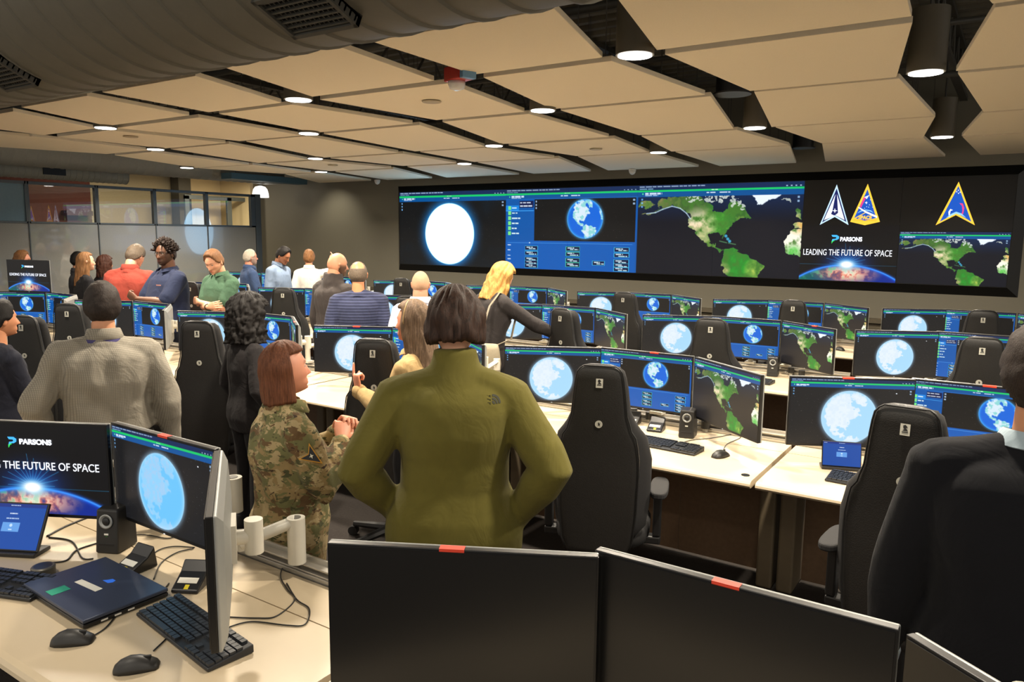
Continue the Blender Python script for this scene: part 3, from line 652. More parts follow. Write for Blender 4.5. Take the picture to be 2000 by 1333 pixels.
# emblems
def emb(name, pts, m, d=.0, parent=None):
    M = MB(); P = [wpt(*p) for p in pts]; M.M = Matrix.Translation((0, -.008-d, 0)) @ FACE
    return M.prism([(x, z) for x, z in P], 0, .0008).build(name, m, parent or vw)
def q4(x, y): return (1560+x/9.068, 350+y/9.068)
def outl(name, pts, m, cx, cy, k, m2, d=.002, parent=None):
    a = emb(name, pts, m, 0, parent); emb(name+'_field', [(cx+(x-cx)*k, cy+(y-cy)*k) for x, y in pts], m2, d, a if False else parent); return a
e1 = thing('delta_emblem', '', ''); [e1.pop(k) for k in ('label', 'category') if k in e1]; e1.parent = vw
g_silver, g_navy, g_lb, g_white, g_gold, g_blue, g_mag = glow('emblem_silver', (190, 220, 250)), glow('emblem_navy', (10, 24, 86)), glow('emblem_light_blue', (140, 196, 240)), glow('emblem_white', (236, 240, 248)), glow('emblem_gold', (252, 196, 60)), glow('emblem_blue', (14, 78, 178)), glow('emblem_magenta', (214, 60, 130))
D1 = [q4(678, 98), q4(884, 815), q4(640, 672), q4(375, 812)]
emb('outer_delta', D1, g_silver, 0, e1); emb('middle_delta', [q4(676, 165), q4(848, 762), q4(640, 640), q4(415, 770)], g_navy, .002, e1)
emb('left_wing', [q4(655, 270), q4(600, 560), q4(575, 620), q4(640, 650), q4(450, 728)], g_white, .004, e1); emb('right_wing', [q4(682, 270), q4(700, 600), q4(650, 640), q4(815, 725)], g_white, .004, e1)
emb('pole_star', [q4(643, 515), q4(655, 552), q4(690, 560), q4(655, 572), q4(643, 602), q4(632, 572), q4(598, 560), q4(632, 552)], g_white, .006, e1)
e2 = bpy.data.objects.new('gold_emblem', None); COL.objects.link(e2); e2.parent = vw
emb('gold_delta', [q4(1226, 85), q4(1440, 758), q4(1172, 818), q4(913, 758)], g_gold, 0, e2)
emb('blue_field', [q4(1222, 180), q4(1375, 690), q4(1172, 740), q4(985, 690)], g_blue, .002, e2)
emb('magenta_stripe', [q4(1155, 320), q4(1192, 335), q4(1125, 470), q4(1110, 510), q4(1085, 490), q4(1130, 380)], g_mag, .004, e2)
emb('white_arrowhead', [q4(1160, 322), q4(1255, 283), q4(1205, 358), q4(1192, 334)], g_white, .005, e2)
emb('white_ribbon', [q4(1062, 492), q4(1190, 565), q4(1390, 655), q4(1388, 692), q4(1180, 595), q4(1058, 512)], g_white, .005, e2)
emb('gold_line', [q4(1180, 590), q4(1188, 600), q4(1010, 698), q4(990, 690)], g_gold, .006, e2)
emb('horizon_arc', [q4(1035, 608), q4(1100, 560), q4(1190, 540), q4(1280, 556), q4(1330, 600), q4(1270, 572), q4(1190, 556), q4(1110, 575)], g_lb, .003, e2)
emb('satellite_star', [q4(1205, 392), q4(1208, 415), q4(1226, 418), q4(1208, 428), q4(1202, 448), q4(1192, 428), q4(1172, 415), q4(1195, 412)], g_white, .004, e2)
for sx_, sy_ in ((1255, 458), (1205, 490), (1242, 498), (1170, 518), (1312, 500), (1272, 368)):
    emb('star', [q4(sx_-9, sy_), q4(sx_, sy_-6), q4(sx_+9, sy_), q4(sx_, sy_+6)], g_white, .004, e2)
line_text('emblem_word', 'SPACE', q4(1062, 684), q4(1298, 686), .062, .003, g_gold, vw, -.018)
m_gd = glow('emblem_dark_gold', (206, 150, 40)); line_text('emblem_small_words', 'SYSTEMS COMMAND', q4(975, 735), q4(1385, 733), .035, 0, m_gd, vw, -.018)
e3 = bpy.data.objects.new('gold_emblem', None); COL.objects.link(e3); e3.parent = vw
def q5(x, y): return (1240+x/2.632, 340+y/2.632)
emb('gold_delta', [q5(1665, 40), q5(1748, 264), q5(1650, 212), q5(1546, 264)], g_gold, 0, e3)
emb('blue_field', [q5(1664, 62), q5(1730, 246), q5(1652, 200), q5(1568, 246)], g_blue, .002, e3)
for sx_, sy_ in ((1663, 84), (1655, 92), (1672, 94), (1664, 100)):
    emb('star', [q5(sx_-3, sy_), q5(sx_, sy_-4), q5(sx_+3, sy_), q5(sx_, sy_+4)], g_white, .004, e3)
emb('white_arc', [q5(1614, 222), q5(1612, 195), q5(1622, 180), q5(1636, 186), q5(1624, 190), q5(1620, 205), q5(1622, 220)], g_white, .004, e3)
emb('magenta_arc', [q5(1668, 150), q5(1686, 152), q5(1694, 175), q5(1688, 205), q5(1676, 216), q5(1684, 190), q5(1682, 165)], g_mag, .004, e3)
emb('dotted_horizon', [q5(1600, 226), q5(1625, 206), q5(1652, 194), q5(1680, 204), q5(1704, 226), q5(1680, 214), q5(1652, 204), q5(1625, 216)], g_lb, .005, e3)
# the light the video wall throws into the room
l = bpy.data.lights.new('video_wall_glow', 'AREA'); l.shape = 'RECTANGLE'; l.size = 6.8; l.size_y = 1.2; l.energy = 11; l.color = (.62, .8, 1)
lo = bpy.data.objects.new('screen_light', l); COL.objects.link(lo); lo.parent = vw; lo.location = (-1.2, -.03, 0); lo.rotation_euler = (R(-90), 0, 0)
# ------------------------------------------------------------------ work stations
m_top = mat('cream_worktop', (190, 174, 147), 0.38, var=0.02, scale=20)
m_edge = mat('cream_worktop_edge', (206, 190, 160), 0.35, var=0.02)
m_rail = mat('aluminium_slat_rail', (196, 192, 184), 0.32, metal=0.75, var=0.03)
m_desk = mat('dark_brown_laminate', (120, 96, 74), 0.55, var=0.14, scale=40, bump=0.15, bscale=400)
m_leg = mat('bronze_leg_paint', (112, 100, 80), 0.5, var=0.06)
m_bezel = mat('monitor_black', (16, 16, 18), 0.35)
m_back = mat('monitor_silver_back', (150, 152, 150), 0.42, metal=0.35, var=0.03)
m_arm = mat('pale_arm_paint', (198, 194, 182), 0.35, var=0.03)
m_rub = mat('black_rubber', (17, 17, 18), 0.5)
m_tag = mat('red_property_sticker', (214, 66, 44), 0.5)
m_key = mat('keyboard_black', (28, 30, 34), 0.45); m_keycap = mat('keycap_black', (36, 39, 44), 0.4)
m_leg2 = glow('power_led', (120, 255, 60), 2.0)
ROWN = {1: 'nearest row', 2: 'second row', 3: 'third row', 4: 'far row'}
ORD = ['first', 'second', 'third', 'fourth', 'fifth', 'sixth', 'seventh', 'eighth']
def place(row, k): return '%s desk from right, %s' % (ORD[k], ROWN[row])
def make_desk(W_, label, loc, group):
    t = thing('console_desk', label, 'desk', loc, 0, group); h = W_/2-.012; zt = .75
    def edge_slab(y0, y1, nose):
        r0 = []
        pr_ = [(y0+.0, zt-.022), (y0+.012, zt-.034), (y0+.03, zt-.036), (y1, zt-.036), (y1, zt), (y0+.03, zt), (y0+.012, zt-.004), (y0+.003, zt-.012)] if nose else [(y0, zt-.036), (y1, zt-.036), (y1, zt), (y0, zt)]
        return [[(x, a, b) for a, b in pr_] for x in (-h, h)]
    MB().rings(edge_slab(0, .617, True)).build('front_worktop', m_top, t)
    MB().rings(edge_slab(.622, .80, False)).build('rear_shelf', m_top, t)
    MB().box(-h+.01, h-.01, .805, .84, .70, .765).box(-h+.01, h-.01, .842, .85, .70, .81).box(-h+.01, h-.01, .81, .85, .766, .772).box(-h+.01, h-.01, .81, .85, .788, .794).build('slat_rail', m_rail, t, bevel=.001)
    n = 3
    for i in range(n):
        a = -h+.09+i*(2*h-.18)/n; b = a+(2*h-.18)/n
        MB().box(a+.002, b-.002, .70, .72, .02, .71).build('back_panel', m_desk, t)
    for s_ in (-1, 1):
        MB().box(*(sorted((s_*(h), s_*(h-.085)))), .52, .80, 0, .712).build('leg', m_leg, t, bevel=.012)
    return t
def make_monitor(label, loc, rz, me, group, arm=True, sticker=0.0, text_slide=False, pole_h=None):
    t = thing('monitor', label, 'monitor', loc, rz, group)     # origin: centre of the screen face, facing -y
    MB().box(-.3025, .3025, .004, .022, -.178, .178).build('bezel', m_bezel, t, bevel=.002)
    MB().rings([[(x*sx_, y_, z*sz_) for x, z in ((-.3025, -.178), (.3025, -.178), (.3025, .178), (-.3025, .178))] for y_, sx_, sz_ in ((.0222, 1, 1), (.030, 1.0, 1.0), (.045, .9, .85), (.055, .5, .45))]).build('back_shell', m_back, t, bevel=.003)
    if me is not None: pic_obj('screen', me, t, (0, .0035, .002))
    else: MB().box(-.297, .297, .001, .0045, -.168, .172).build('screen', m_dark, t)
    if sticker: MB().box(sticker-.028, sticker+.028, .002, .024, .1785, .1792).box(sticker-.028, sticker+.028, .0032, .0042, .171, .1785).build('sticker', m_tag, t)
    MB().box(-.004, .004, .0032, .004, -.176, -.174).build('power_light', g_white, t)
    if arm:
        a = MB().box(-.055, .055, .055, .068, -.055, .055)
        a.tube([(0, .068, 0), (0, .10, 0)], .022, 12); a.cyl(0, .115, -.05, .05, .026, 16)
        a.build('mount_bracket', m_arm, t, smooth=35)
    return t
m_dark = mat('unlit_screen', (14, 14, 15), 0.3, var=0.02, spec=.7)
SW, SH = .594, .334
ME = {'pale': pic_mesh(pic_pale(300, 169), SW, SH), 'data': pic_mesh(pic_data(320, 180), SW, SH), 'map': pic_mesh(pic_map(320, 180, (24, 22, 26), (10, 40, 78)), SW, SH),
      'slide': pic_mesh(pic_slide(320, 180), SW, SH), 'blue': pic_mesh(pic_pale(300, 169, (104, 192, 244), (140, 204, 244), (160, 200, 236)), SW, SH), 'login': None}
DESC = {'pale': 'monitor showing a pale globe', 'data': 'monitor showing blue data tables', 'map': 'monitor showing a green map', 'slide': 'monitor showing a sunrise slide', 'blue': 'monitor showing a light blue globe', None: 'dark switched-off monitor'}
ROWS = {1: (.83, 1.43, -.42, 1.965), 2: (3.52, 4.205, -.085, 1.735), 3: (5.80, 6.53, -.16, 1.75), 4: (7.98, 8.67, -.26, 1.74)}
def wing(cx, ym, which):
    if which == 'A': p0, p1 = (cx-.80, ym-.305), (cx-.285, ym-.035)
    elif which == 'B': p0, p1 = (cx-.302, ym+.0), (cx+.302, ym+.0)
    else: p0, p1 = (cx+.315, ym-.01), (cx+.79, ym-.37)
    return ((p0[0]+p1[0])/2, (p0[1]+p1[1])/2), math.atan2(p1[1]-p0[1], p1[0]-p0[0])
SIDE = {'A': 'left', 'B': 'middle', 'C': 'right'}
def poles(t, cx, ym, yr, name='monitor_pole'):
    for dx in (-.45, .45):
        MB().cyl(cx+dx-t.location.x, yr-t.location.y+.83, .74, 1.16, .02, 14).build('pole', m_arm, t, smooth=40)
STK = {(2, 1, 'B'): .06, (2, 1, 'C'): -.0, (3, 1, 'C'): .08, (2, 0, 'A'): -.02, (2, 0, 'B'): .03, (2, 2, 'A'): .03, (2, 2, 'C'): -.02, (2, 3, 'C'): .1, (1, 0, 'A'): -.02, (1, 0, 'B'): -.01, (1, 1, 'B'): .02, (1, 0, 'C'): .02}
m_spkr = mat('speaker_black', (34, 33, 32), 0.45); m_led = glow('speaker_led', (90, 255, 60), 1.5)
def arm_path(t, cx, ym, yf, dx, wingpos, wrz):      # pole on the rail plus two links to the back of a monitor
    px_, py_ = cx+dx, yf+.83; bx = wingpos[0]-math.sin(wrz)*.115; by = wingpos[1]+math.cos(wrz)*.115
    mx_, my_ = (px_+bx)/2, max(py_, by)+.10
    return (px_, py_), (mx_, my_), (bx, by)
def station(row, k, content=('pale', 'data', 'map'), skip='', W_=None, dz=0.0):
    yf, ym, x0, sp = ROWS[row]; cx = x0-sp*k; W_ = W_ or sp
    make_desk(W_, 'cream console desk with brown panels, ' + place(row, k), (cx, yf, 0), 'console desks, ' + ROWN[row])
    for i, wn in enumerate('ABC'):
        if wn in skip: continue
        (mx_, my_), rz = wing(cx, ym, wn); c_ = content[i]
        t = make_monitor('%s, %s of three, %s' % (DESC[c_], SIDE[wn], place(row, k)), (mx_, my_, 1.035+dz), rz, ME[c_] if c_ else None, 'monitors, ' + ROWN[row], sticker=STK.get((row, k, wn), 0))
        if c_ == 'slide': slide_words(t)
        if c_ == 'blue': MB().box(.2965, .3022, .0028, .004, .01, .045).build('sticker', m_tag, t)
        # arm of this monitor, in its own frame
        inv = (Matrix.Translation((mx_, my_, 1.035)) @ Matrix.Rotation(rz, 4, 'Z')).inverted()
        dx = {'A': -.32, 'B': .04, 'C': .34}[wn]
        base = Vector((cx+dx, yf+.83, .80)); A_ = [Vector((cx+dx, yf+.83, z)) for z in (.80, .95)]
        e_ = Vector(((cx+dx+mx_)/2+.06, yf+.90, .97)); b_ = Matrix.Translation((mx_, my_, 1.0)) @ Matrix.Rotation(rz, 4, 'Z') @ Vector((0, .115, 0))
        if row == 1 and k == 1 and wn != 'A': continue
        M = MB(); M.M = inv
        M.cyl(A_[0].x, A_[0].y, .815, .97, .022, 16); M.box(A_[0].x-.04, A_[0].x+.04, A_[0].y-.04, A_[0].y+.03, .811, .828)
        M.tube([A_[1], e_], .020, 10, ratio=.8); M.cyl(e_.x, e_.y, .94, 1.02, .024, 14); M.tube([e_+Vector((0, 0, .03)), b_], .018, 10, ratio=.8)
        M.build('monitor_arm', m_arm, t, smooth=40)
    return cx
def slide_words(t):
    y = .001
    o = text('slide_headline', 'LEADING THE FUTURE OF SPACE', .0415, m_bright, t, upright(0, y, .014))
    bpy.context.view_layer.update(); o.matrix_basis = upright(0, y, .014) @ Matrix.Diagonal((.53/o.dimensions.x, 1, 1, 1))
    o = text('slide_brand_word', 'PARSONS', .026, m_bright, t, upright(.022, y, .104), .0013)
    bpy.context.view_layer.update(); o.matrix_basis = upright(.026, y, .104) @ Matrix.Diagonal((.125/o.dimensions.x, 1, 1, 1))
    logo_p(t, -.064, y, .103, .036)
# rows
for k in range(0, 8): station(4, k) if k not in () else None
for k in range(0, 7): station(3, k)
for k in range(0, 5): station(2, k)
station(2, 5, ('data', 'data', None))
station(1, 0, (None, None, None), W_=1.965)
station(1, 1, ('slide', 'blue', None), W_=1.965)
make_desk(1.965, 'cream console desk with brown panels, third desk from the right, nearest row', (ROWS[1][2]-2*1.965, .83, 0), 'console desks, nearest row')
# extra slide monitor standing above the trio at the far left of row two
p = on_y(53, 551, 4.05)
t = make_monitor('upper monitor at far left showing a sunrise slide above a data monitor', (p.x, 4.06, 1.395), R(16), ME['slide'], 'monitors, second row'); slide_words(t)
M = MB(); M.cyl(0, .115, -.64, .03, .018, 12); M.build('monitor_arm', m_arm, t, smooth=40)

# keyboards
def make_keyboard(label, loc, rz, group='black keyboards'):
    t = thing('keyboard', label, 'keyboard', loc, rz, group)
    b = MB().rings([[(x, y, z) for x, y, z in ((-.222, -.067, 0), (.222, -.067, 0), (.222, -.067, .010), (-.222, -.067, .010))], [(x, y, z) for x, y, z in ((-.222, .067, 0), (.222, .067, 0), (.222, .067, .024), (-.222, .067, .024))]])
    b.build('case', m_key, t, bevel=.003)
    kb = MB(); rows_ = [(-.054, [(-.205, .018)]*0), ]
    for r_ in range(6):
        y = -.053+r_*.0205+(.004 if r_ == 5 else 0); zz = .0115+(y+.067)*.104
        xs = -.214
        if r_ == 0:
            ks = [(.022)]*3+[.105]+[.022]*3
        else: ks = [.0185]*15 if r_ > 1 else [.028]+[.0185]*13+[.010]
        for wd in ks:
            if xs+wd > .072: break
            kb.box(xs+.001, xs+wd-.0015, y-.0085, y+.0085, zz-.002, zz+.0055); xs += wd+.0003
        for c_ in range(3):
            if r_ in (2, 3) and False: continue
            if r_ == 2: continue
            if r_ == 1 and c_ != 1: continue
            kb.box(.082+c_*.0188, .082+c_*.0188+.0165, y-.0085, y+.0085, zz-.002, zz+.0055)
        for c_ in range(4):
            if r_ < 5 or c_ < 3: kb.box(.144+c_*.0188, .144+c_*.0188+.0165, y-.0085, y+.0085, zz-.002, zz+.0055)
    kb.build('keycaps', m_keycap, t)['kind'] = 'stuff'
    return t
kb0 = make_keyboard('black keyboard on the cream desk in front of the near edge-on monitor', (-1.89, 1.205, .752), R(-8))
def kb(label, x, y, rz): return copy_tree(kb0, (x, y, .752), rz, label)
kb('black keyboard on the second-row desk in front of the black speaker', -1.55, 3.86, R(-4))
pk_ = on_z(-18, 1138, .76); kb('black keyboard cut off by the left edge of the photo', pk_.x, pk_.y, R(20))
kb('black keyboard partly hidden by the tall chair and small login tablet', -.45, 3.80, R(-3))
kb('black keyboard on the third-row desk by the white cabinet speaker', -1.75, 6.08, R(-3))
kb('black keyboard on the second-row desk beside the beige jacket woman', -3.62, 3.85, R(2))
kb('black keyboard on the second-row desk near the checked shirt man', -5.4, 3.82, 0)
kb('black keyboard on the second-row desk at far left by the chair', -7.1, 3.8, R(5))
# mice
def make_mouse(label, loc, rz):
    t = thing('computer_mouse', label, 'mouse', loc, rz, 'black computer mice')
    rs = []
    for y, w_, h_ in ((-.056, .008, .006), (-.052, .020, .016), (-.038, .028, .028), (-.015, .031, .037), (.010, .030, .036), (.032, .028, .028), (.050, .024, .017), (.057, .014, .009)):
        rs.append([(math.cos(a)*w_, y, max(0.0, math.sin(a))*h_ if math.sin(a) > 0 else 0.0) for a in [2*PI*j/20 for j in range(20)]])
    MB().rings(rs).build('shell', m_spkr, t, smooth=True)
    MB().box(-.0035, .0035, .018, .038, .026, .0335).build('scroll_wheel', m_rub, t, bevel=.002)
    return t
ms0 = make_mouse('black mouse at the bottom left, farther from the keyboard', (0, 0, 0), 0)
p = on_z(142, 1253, .753); ms0.location = (p.x, p.y, .751); ms0.rotation_euler.z = R(-48)
def ms(label, px_, py_, rz): p = on_z(px_, py_, .76); return copy_tree(ms0, (p.x, p.y, .751), rz, label)
ms('black mouse at the bottom left, nearest the keyboard', 266, 1300, R(-40)); ms('black mouse on the second-row desk right of the keyboard', 1407, 889, R(-20))
ms('black mouse alone on the far-row desk at right', 1640, 683, R(60)); ms('black mouse on the second-row desk behind the checked shirt man', 292, 699, R(-30))
# speakers
def make_speaker(label, loc, rz):
    t = thing('desk_speaker', label, 'speaker', loc, rz, 'black desk speakers')
    MB().rings([[(-.044, -.05, 0), (.044, -.05, 0), (.05, .06, 0), (-.05, .06, 0)], [(-.040, -.036, .16), (.040, -.036, .16), (.046, .06, .164), (-.046, .06, .164)]]).build('cabinet', m_spkr, t, bevel=.007)
    tilt = Matrix.Translation((0, -.0415, .118)) @ Matrix.Rotation(R(90-5), 4, 'X')
    M = MB(); M.M = tilt; M.lathe([(.026, 0), (.026, .004), (.021, .004), (.018, -.001), (.004, .001)], seg=24); dv_ = M.build('driver', m_back, t, smooth=True)
    M = MB(); M.M = tilt; M.lathe([(.015, .001), (.012, .004), (.003, .006)], seg=18).build('cone', m_rub, dv_, smooth=True)
    M = MB(); M.box(-.031, .031, -.0475, -.044, .012, .038).build('bass_port', m_rub, t, bevel=.002)
    M = MB(); M.box(-.008, .008, -.0455, -.041, .068, .074).build('badge', m_white, t); M = MB(); M.box(-.003, .003, -.0445, -.040, .058, .063).build('power_light', m_led, t)
    return t
sp0 = make_speaker('black desk speaker near the left, beside the phone cradles', (-2.655, 1.405, .751), R(26))
copy_tree(sp0, (-1.51, 4.145, .751), R(12), 'black desk speaker in the second row between data and map monitors')
copy_tree(sp0, (-1.63, 6.45, .751), R(10), 'black desk speaker in the third row under the map monitor')
# cradles with yellow dot
m_yel = mat('yellow_dot', (226, 206, 30), 0.5); m_paper = mat('white_label_paper', (226, 222, 208), 0.6)
def make_cradle(label, loc, rz, s_=1.0):
    t = thing('phone_cradle', label, 'phone cradle', loc, rz, 'black phone cradles')
    M = MB().rings([[(-.045, -.05, 0), (.045, -.05, 0), (.045, -.05, .012), (-.045, -.05, .012)], [(-.045, .02, 0), (.045, .02, 0), (.045, .02, .045), (-.045, .02, .045)], [(-.045, .06, 0), (.045, .06, 0), (.045, .05, .075), (-.045, .05, .075)]])
    M.build('body', m_bezel, t, bevel=.005)
    def slab(name, m, u0, u1, v0, v1):
        M = MB(); a = math.atan2(.033, .07); M.M = Matrix.Translation((0, -.05, .0125)) @ Matrix.Rotation(a, 4, 'X'); M.box(u0, u1, v0, v1, 0, .0008).build(name, m, t)
    slab('paper_label', m_paper, -.035, .030, .028, .050); slab('yellow_dot', m_yel, -.004, .010, .004, .022)
    return t
cr0 = make_cradle('black phone cradle with yellow dot just behind the closed laptop', (0, 0, 0), 0)
p = on_z(262, 1108, .76); cr0.location = (p.x, p.y, .751); cr0.rotation_euler.z = R(5)
def cr(label, px_, py_, rz): p = on_z(px_, py_, .76); return copy_tree(cr0, (p.x, p.y, .751), rz, label)
cr('black phone cradle with yellow dot left of the edge-on monitor', 374, 1142, R(30)); cr('black phone cradle right of the big chair in the second row', 1281, 838, R(8))
cr('black phone cradle half hidden by the big second-row chair', 1234, 826, R(8)); cr('black phone cradle in the second row left of the tall chair', 290, 683, R(10)); cr('black phone cradle standing by the leftmost silver monitor edge', 306, 693, R(-10))

# closed laptop
p0, p1, p2, p3 = [on_z(*q, .78) for q in ((48, 1148), (200, 1080), (322, 1150), (172, 1215))]
c_ = (p0+p1+p2+p3)/4; rz = math.atan2((p2-p3+p1-p0).y, (p2-p3+p1-p0).x)
L_ = .37; Wd = .26
e1_ = ((p1-p0)+(p2-p3))/2; e2_ = ((p3-p0)+(p2-p1))/2
t = thing('laptop', 'closed dark blue laptop with white strip and green sticker', 'laptop', (c_.x, c_.y, .751), math.atan2(e2_.y, e2_.x)); LL, WW = e2_.length*.98, e1_.length*.98
m_lap = mat('laptop_dark_blue', (60, 68, 88), 0.35, metal=0.3, var=0.04)
MB().box(-LL/2, LL/2, -WW/2, WW/2, .002, .016).build('base', m_bezel, t, bevel=.004); MB().box(-LL/2, LL/2, -WW/2, WW/2, .018, .029).build('lid', m_lap, t, bevel=.003)
MB().box(-.06, .06, -.012, .012, .0292, .0297).build('white_strip', m_paper, t, loc=(-.02, -.012, 0), rot=(0, 0, R(4)))
MB().box(-.022, .022, -.028, .028, .0292, .0297).build('green_sticker', mat('green_sticker', (40, 150, 120), 0.5), t, loc=(-.15*LL, -WW/2+.045, 0))
MB().prism([(-.02, -.012), (.012, -.012), (.02, .0), (.014, .012), (-.004, .012), (-.01, 0)], .0292, .0296).build('lid_logo', glow('lid_logo_blue', (40, 110, 220), .6), t, loc=(.0, .045, 0))
print('laptop', LL, WW)
for i in range(3): MB().box(LL/2-.001, LL/2+.001, -WW/2+.05+i*.04, -WW/2+.07+i*.04, .006, .011).build('port', m_white, t)
# login tablets
lg = pic_login(180, 120)
def tablet(label, loc, rz, s_=1.0, tilt=22):
    t = thing('login_tablet', label, 'tablet', loc, rz, 'blue login tablets')
    M = Matrix.Translation((0, 0, .015)) @ Matrix.Rotation(R(-tilt), 4, 'X')
    b = MB(); b.M = M; b.box(-.15*s_, .15*s_, 0, .012, 0, .205*s_).build('housing', m_bezel, t, bevel=.003)
    o = pic_obj('screen', pic_mesh(lg, .285*s_, .19*s_), t); o.matrix_basis = M @ Matrix.Translation((0, -.0008, .103*s_))
    MB().box(-.15*s_, .15*s_, -.02*s_, .07, 0, .014).build('stand', m_spkr, t, bevel=.003); return t
p = on_z(8, 1080, .76); tablet('blue login tablet standing at the left edge behind the laptop', (p.x, p.y, .751), R(28), .84, 28)
p = on_z(1643, 915, .76); tablet('small blue login tablet beside the tall chair at right', (p.x, p.y, .751), R(20), .62, 12)
# puck dock
p = on_z(85, 1118, .76); t = thing('round_dock', 'round grey dock puck between laptop and login tablet', 'dock', (p.x, p.y, .751))
MB().lathe([(.036, 0), (.037, .028), (.033, .032), (.001, .032)], seg=28).build('puck', mat('dock_grey', (96, 92, 84), 0.4, metal=.4), t, smooth=40)
MB().lathe([(.028, .0322), (.001, .0326)], seg=24).build('top_disc', m_bezel, t)
# sensors on rails, grommet
p = on_z(1456, 928, .752); tag(MB().lathe([(.021, 0), (.02, .003), (.001, .0035)], seg=24).build('cable_grommet', m_bezel, loc=(p.x, p.y, .750)), 'small dark round grommet near the second-row desk corner', 'grommet')
for i, (px_, py_) in enumerate([(1237, 803), (1269, 810), (1378, 828), (1545, 722), (1566, 728)]):
    p = on_z(px_, py_, .80); t = thing('rail_knob', 'small dark knob clamped on the desk rail, %s' % ['leftmost behind the cradles', 'between cradle and speaker', 'right of the speaker', 'third row left one', 'third row right one'][i], 'knob', (p.x, p.y, .772), 0, 'knobs on the desk rails')
    MB().cyl(0, 0, 0, .045, .026, 16).build('body', m_spkr, t, smooth=40); MB().cyl(0, 0, -.02, .0, .015, 12).build('clamp', m_arm, t, smooth=40)
# big near arms (their monitors are part of station one's trio)
def lump(label, pts, rads, name='monitor_arm_link', cyls=()):
    t = thing(name, label, 'monitor arm', pts[0], 0)
    M = MB(); o = Vector(pts[0]); M.tube([Vector(q)-o for q in pts], rads, 14, ratio=.75).build('link', m_arm, t, smooth=40, bevel=.002)
    for (c, z0, z1, r) in cyls:
        M = MB(); M.cyl(c[0]-o.x, c[1]-o.y, z0-o.z, z1-o.z, r, 24).build('joint', m_arm, t, smooth=40)
        M = MB(); M.cyl(c[0]-o.x, c[1]-o.y, z1-o.z, z1-o.z+.002, r*.55, 20).build('joint_cap', mat('joint_cap_grey', (92, 90, 84), 0.5), t)
    return t
a0 = on_y(470, 1062, 1.50); a1 = on_y(578, 1018, 1.63)
lump('long pale monitor arm link rising to a round joint, by the camouflage uniform', [(a0.x, a0.y, a0.z), (a1.x, a1.y, a1.z)], [.028, .026], cyls=(((a1.x, a1.y), .80, a1.z+.012, .030), ((a0.x, a0.y), a0.z-.022, a0.z+.016, .018)))
b0 = on_y(425, 945, 1.60); b1 = on_y(455, 942, 1.66)
lump('short pale arm joint just right of the light blue globe monitor', [(b0.x, b0.y, b0.z), (b1.x, b1.y, b1.z)], [.022, .022], cyls=(((b1.x, b1.y), b1.z-.11, b1.z+.018, .032),))
# cables
def cable(label, pts, r=.0022, m=None):
    P = [Vector(q) for q in pts]; out = []
    n = len(P)
    for i in range(n-1):
        p0_, p1_, p2_, p3_ = P[max(i-1, 0)], P[i], P[i+1], P[min(i+2, n-1)]
        for j in range(8):
            u = j/8; out.append(.5*((2*p1_)+(p2_-p0_)*u+(2*p0_-5*p1_+4*p2_-p3_)*u*u+(3*p1_-p0_-3*p2_+p3_)*u**3))
    out.append(P[-1]); tag(MB().tube(out, r, 8).build('cable', m or m_rub, smooth=True), label, 'cable', 'thin black cables on the desks')
Z = .7535
def dz_(pts): return [on_z(a, b, Z) for a, b in pts]
cable('thin black cable from the mouse near the laptop running back', dz_([(183, 1242), (205, 1228), (225, 1205), (232, 1190), (300, 1170), (330, 1140)]))
cable('thin black cable from the mouse nearest the keyboard', dz_([(300, 1272), (318, 1255), (330, 1244), (360, 1230)]))
cable('looping black cable right of the edge-on monitor', dz_([(432, 1205), (500, 1208), (540, 1204), (576, 1172), (560, 1150), (548, 1120), (570, 1080)]))
cable('second looping black cable right of the edge-on monitor', dz_([(440, 1228), (490, 1215), (560, 1222), (596, 1220), (604, 1190), (580, 1172), (560, 1140)]))
cable('thin black cable from the cradle behind the laptop', dz_([(285, 1095), (310, 1075), (340, 1068), (380, 1070)]))
cable('thin black cable curving on the desk under the blue globe monitor', dz_([(300, 1132), (315, 1100), (345, 1080), (378, 1072)]))
cable('black cable from the speaker toward the blue globe monitor', dz_([(258, 1045), (290, 1046), (330, 1052), (360, 1040)]))
cable('bundle of black cables behind the login tablet, upper strand', dz_([(95, 1050), (140, 1058), (160, 1090), (182, 1092)]), .003)
cable('bundle of black cables behind the login tablet, lower strand', dz_([(100, 1100), (130, 1095), (150, 1075), (195, 1060)]), .003)
cable('thick black cable slanting behind the login tablet', dz_([(92, 1048), (130, 1028), (180, 1008)]), .004)
cable('thin black cable of the mouse in the second row', dz_([(1412, 882), (1420, 868), (1445, 856), (1447, 847)]))
cable('thin black cable of the keyboard in the second row', dz_([(1330, 866), (1352, 860), (1390, 856), (1440, 847)]))

# ------------------------------------------------------------------ chairs
m_leather = mat('black_leather', (30, 29, 28), 0.42, var=0.12, scale=60, bump=0.25, bscale=260)
m_cloth = mat('black_chair_cloth', (24, 23, 24), 0.85, var=0.15, scale=80, bump=0.2, bscale=700)
m_emb = mat('silver_emblem', (186, 184, 172), 0.4, metal=.3)
def sring(hw, y0, y1, z, n=24, e_=3.0, dx=0):
    out = []
    for j in range(n):
        a = 2*PI*j/n; c, s_ = math.cos(a), math.sin(a)
        out.append((dx+hw*abs(c)**(2/e_)*(1 if c > 0 else -1), (y0+y1)/2+(y1-y0)/2*abs(s_)**(2/e_)*(1 if s_ > 0 else -1), z))
    return out
def interp(tab, z):
    for a, b in zip(tab, tab[1:]):
        if a[0] <= z <= b[0]: u = (z-a[0])/(b[0]-a[0]); u = u*u*(3-2*u); return a[1]+(b[1]-a[1])*u
    return tab[0][1] if z < tab[0][0] else tab[-1][1]
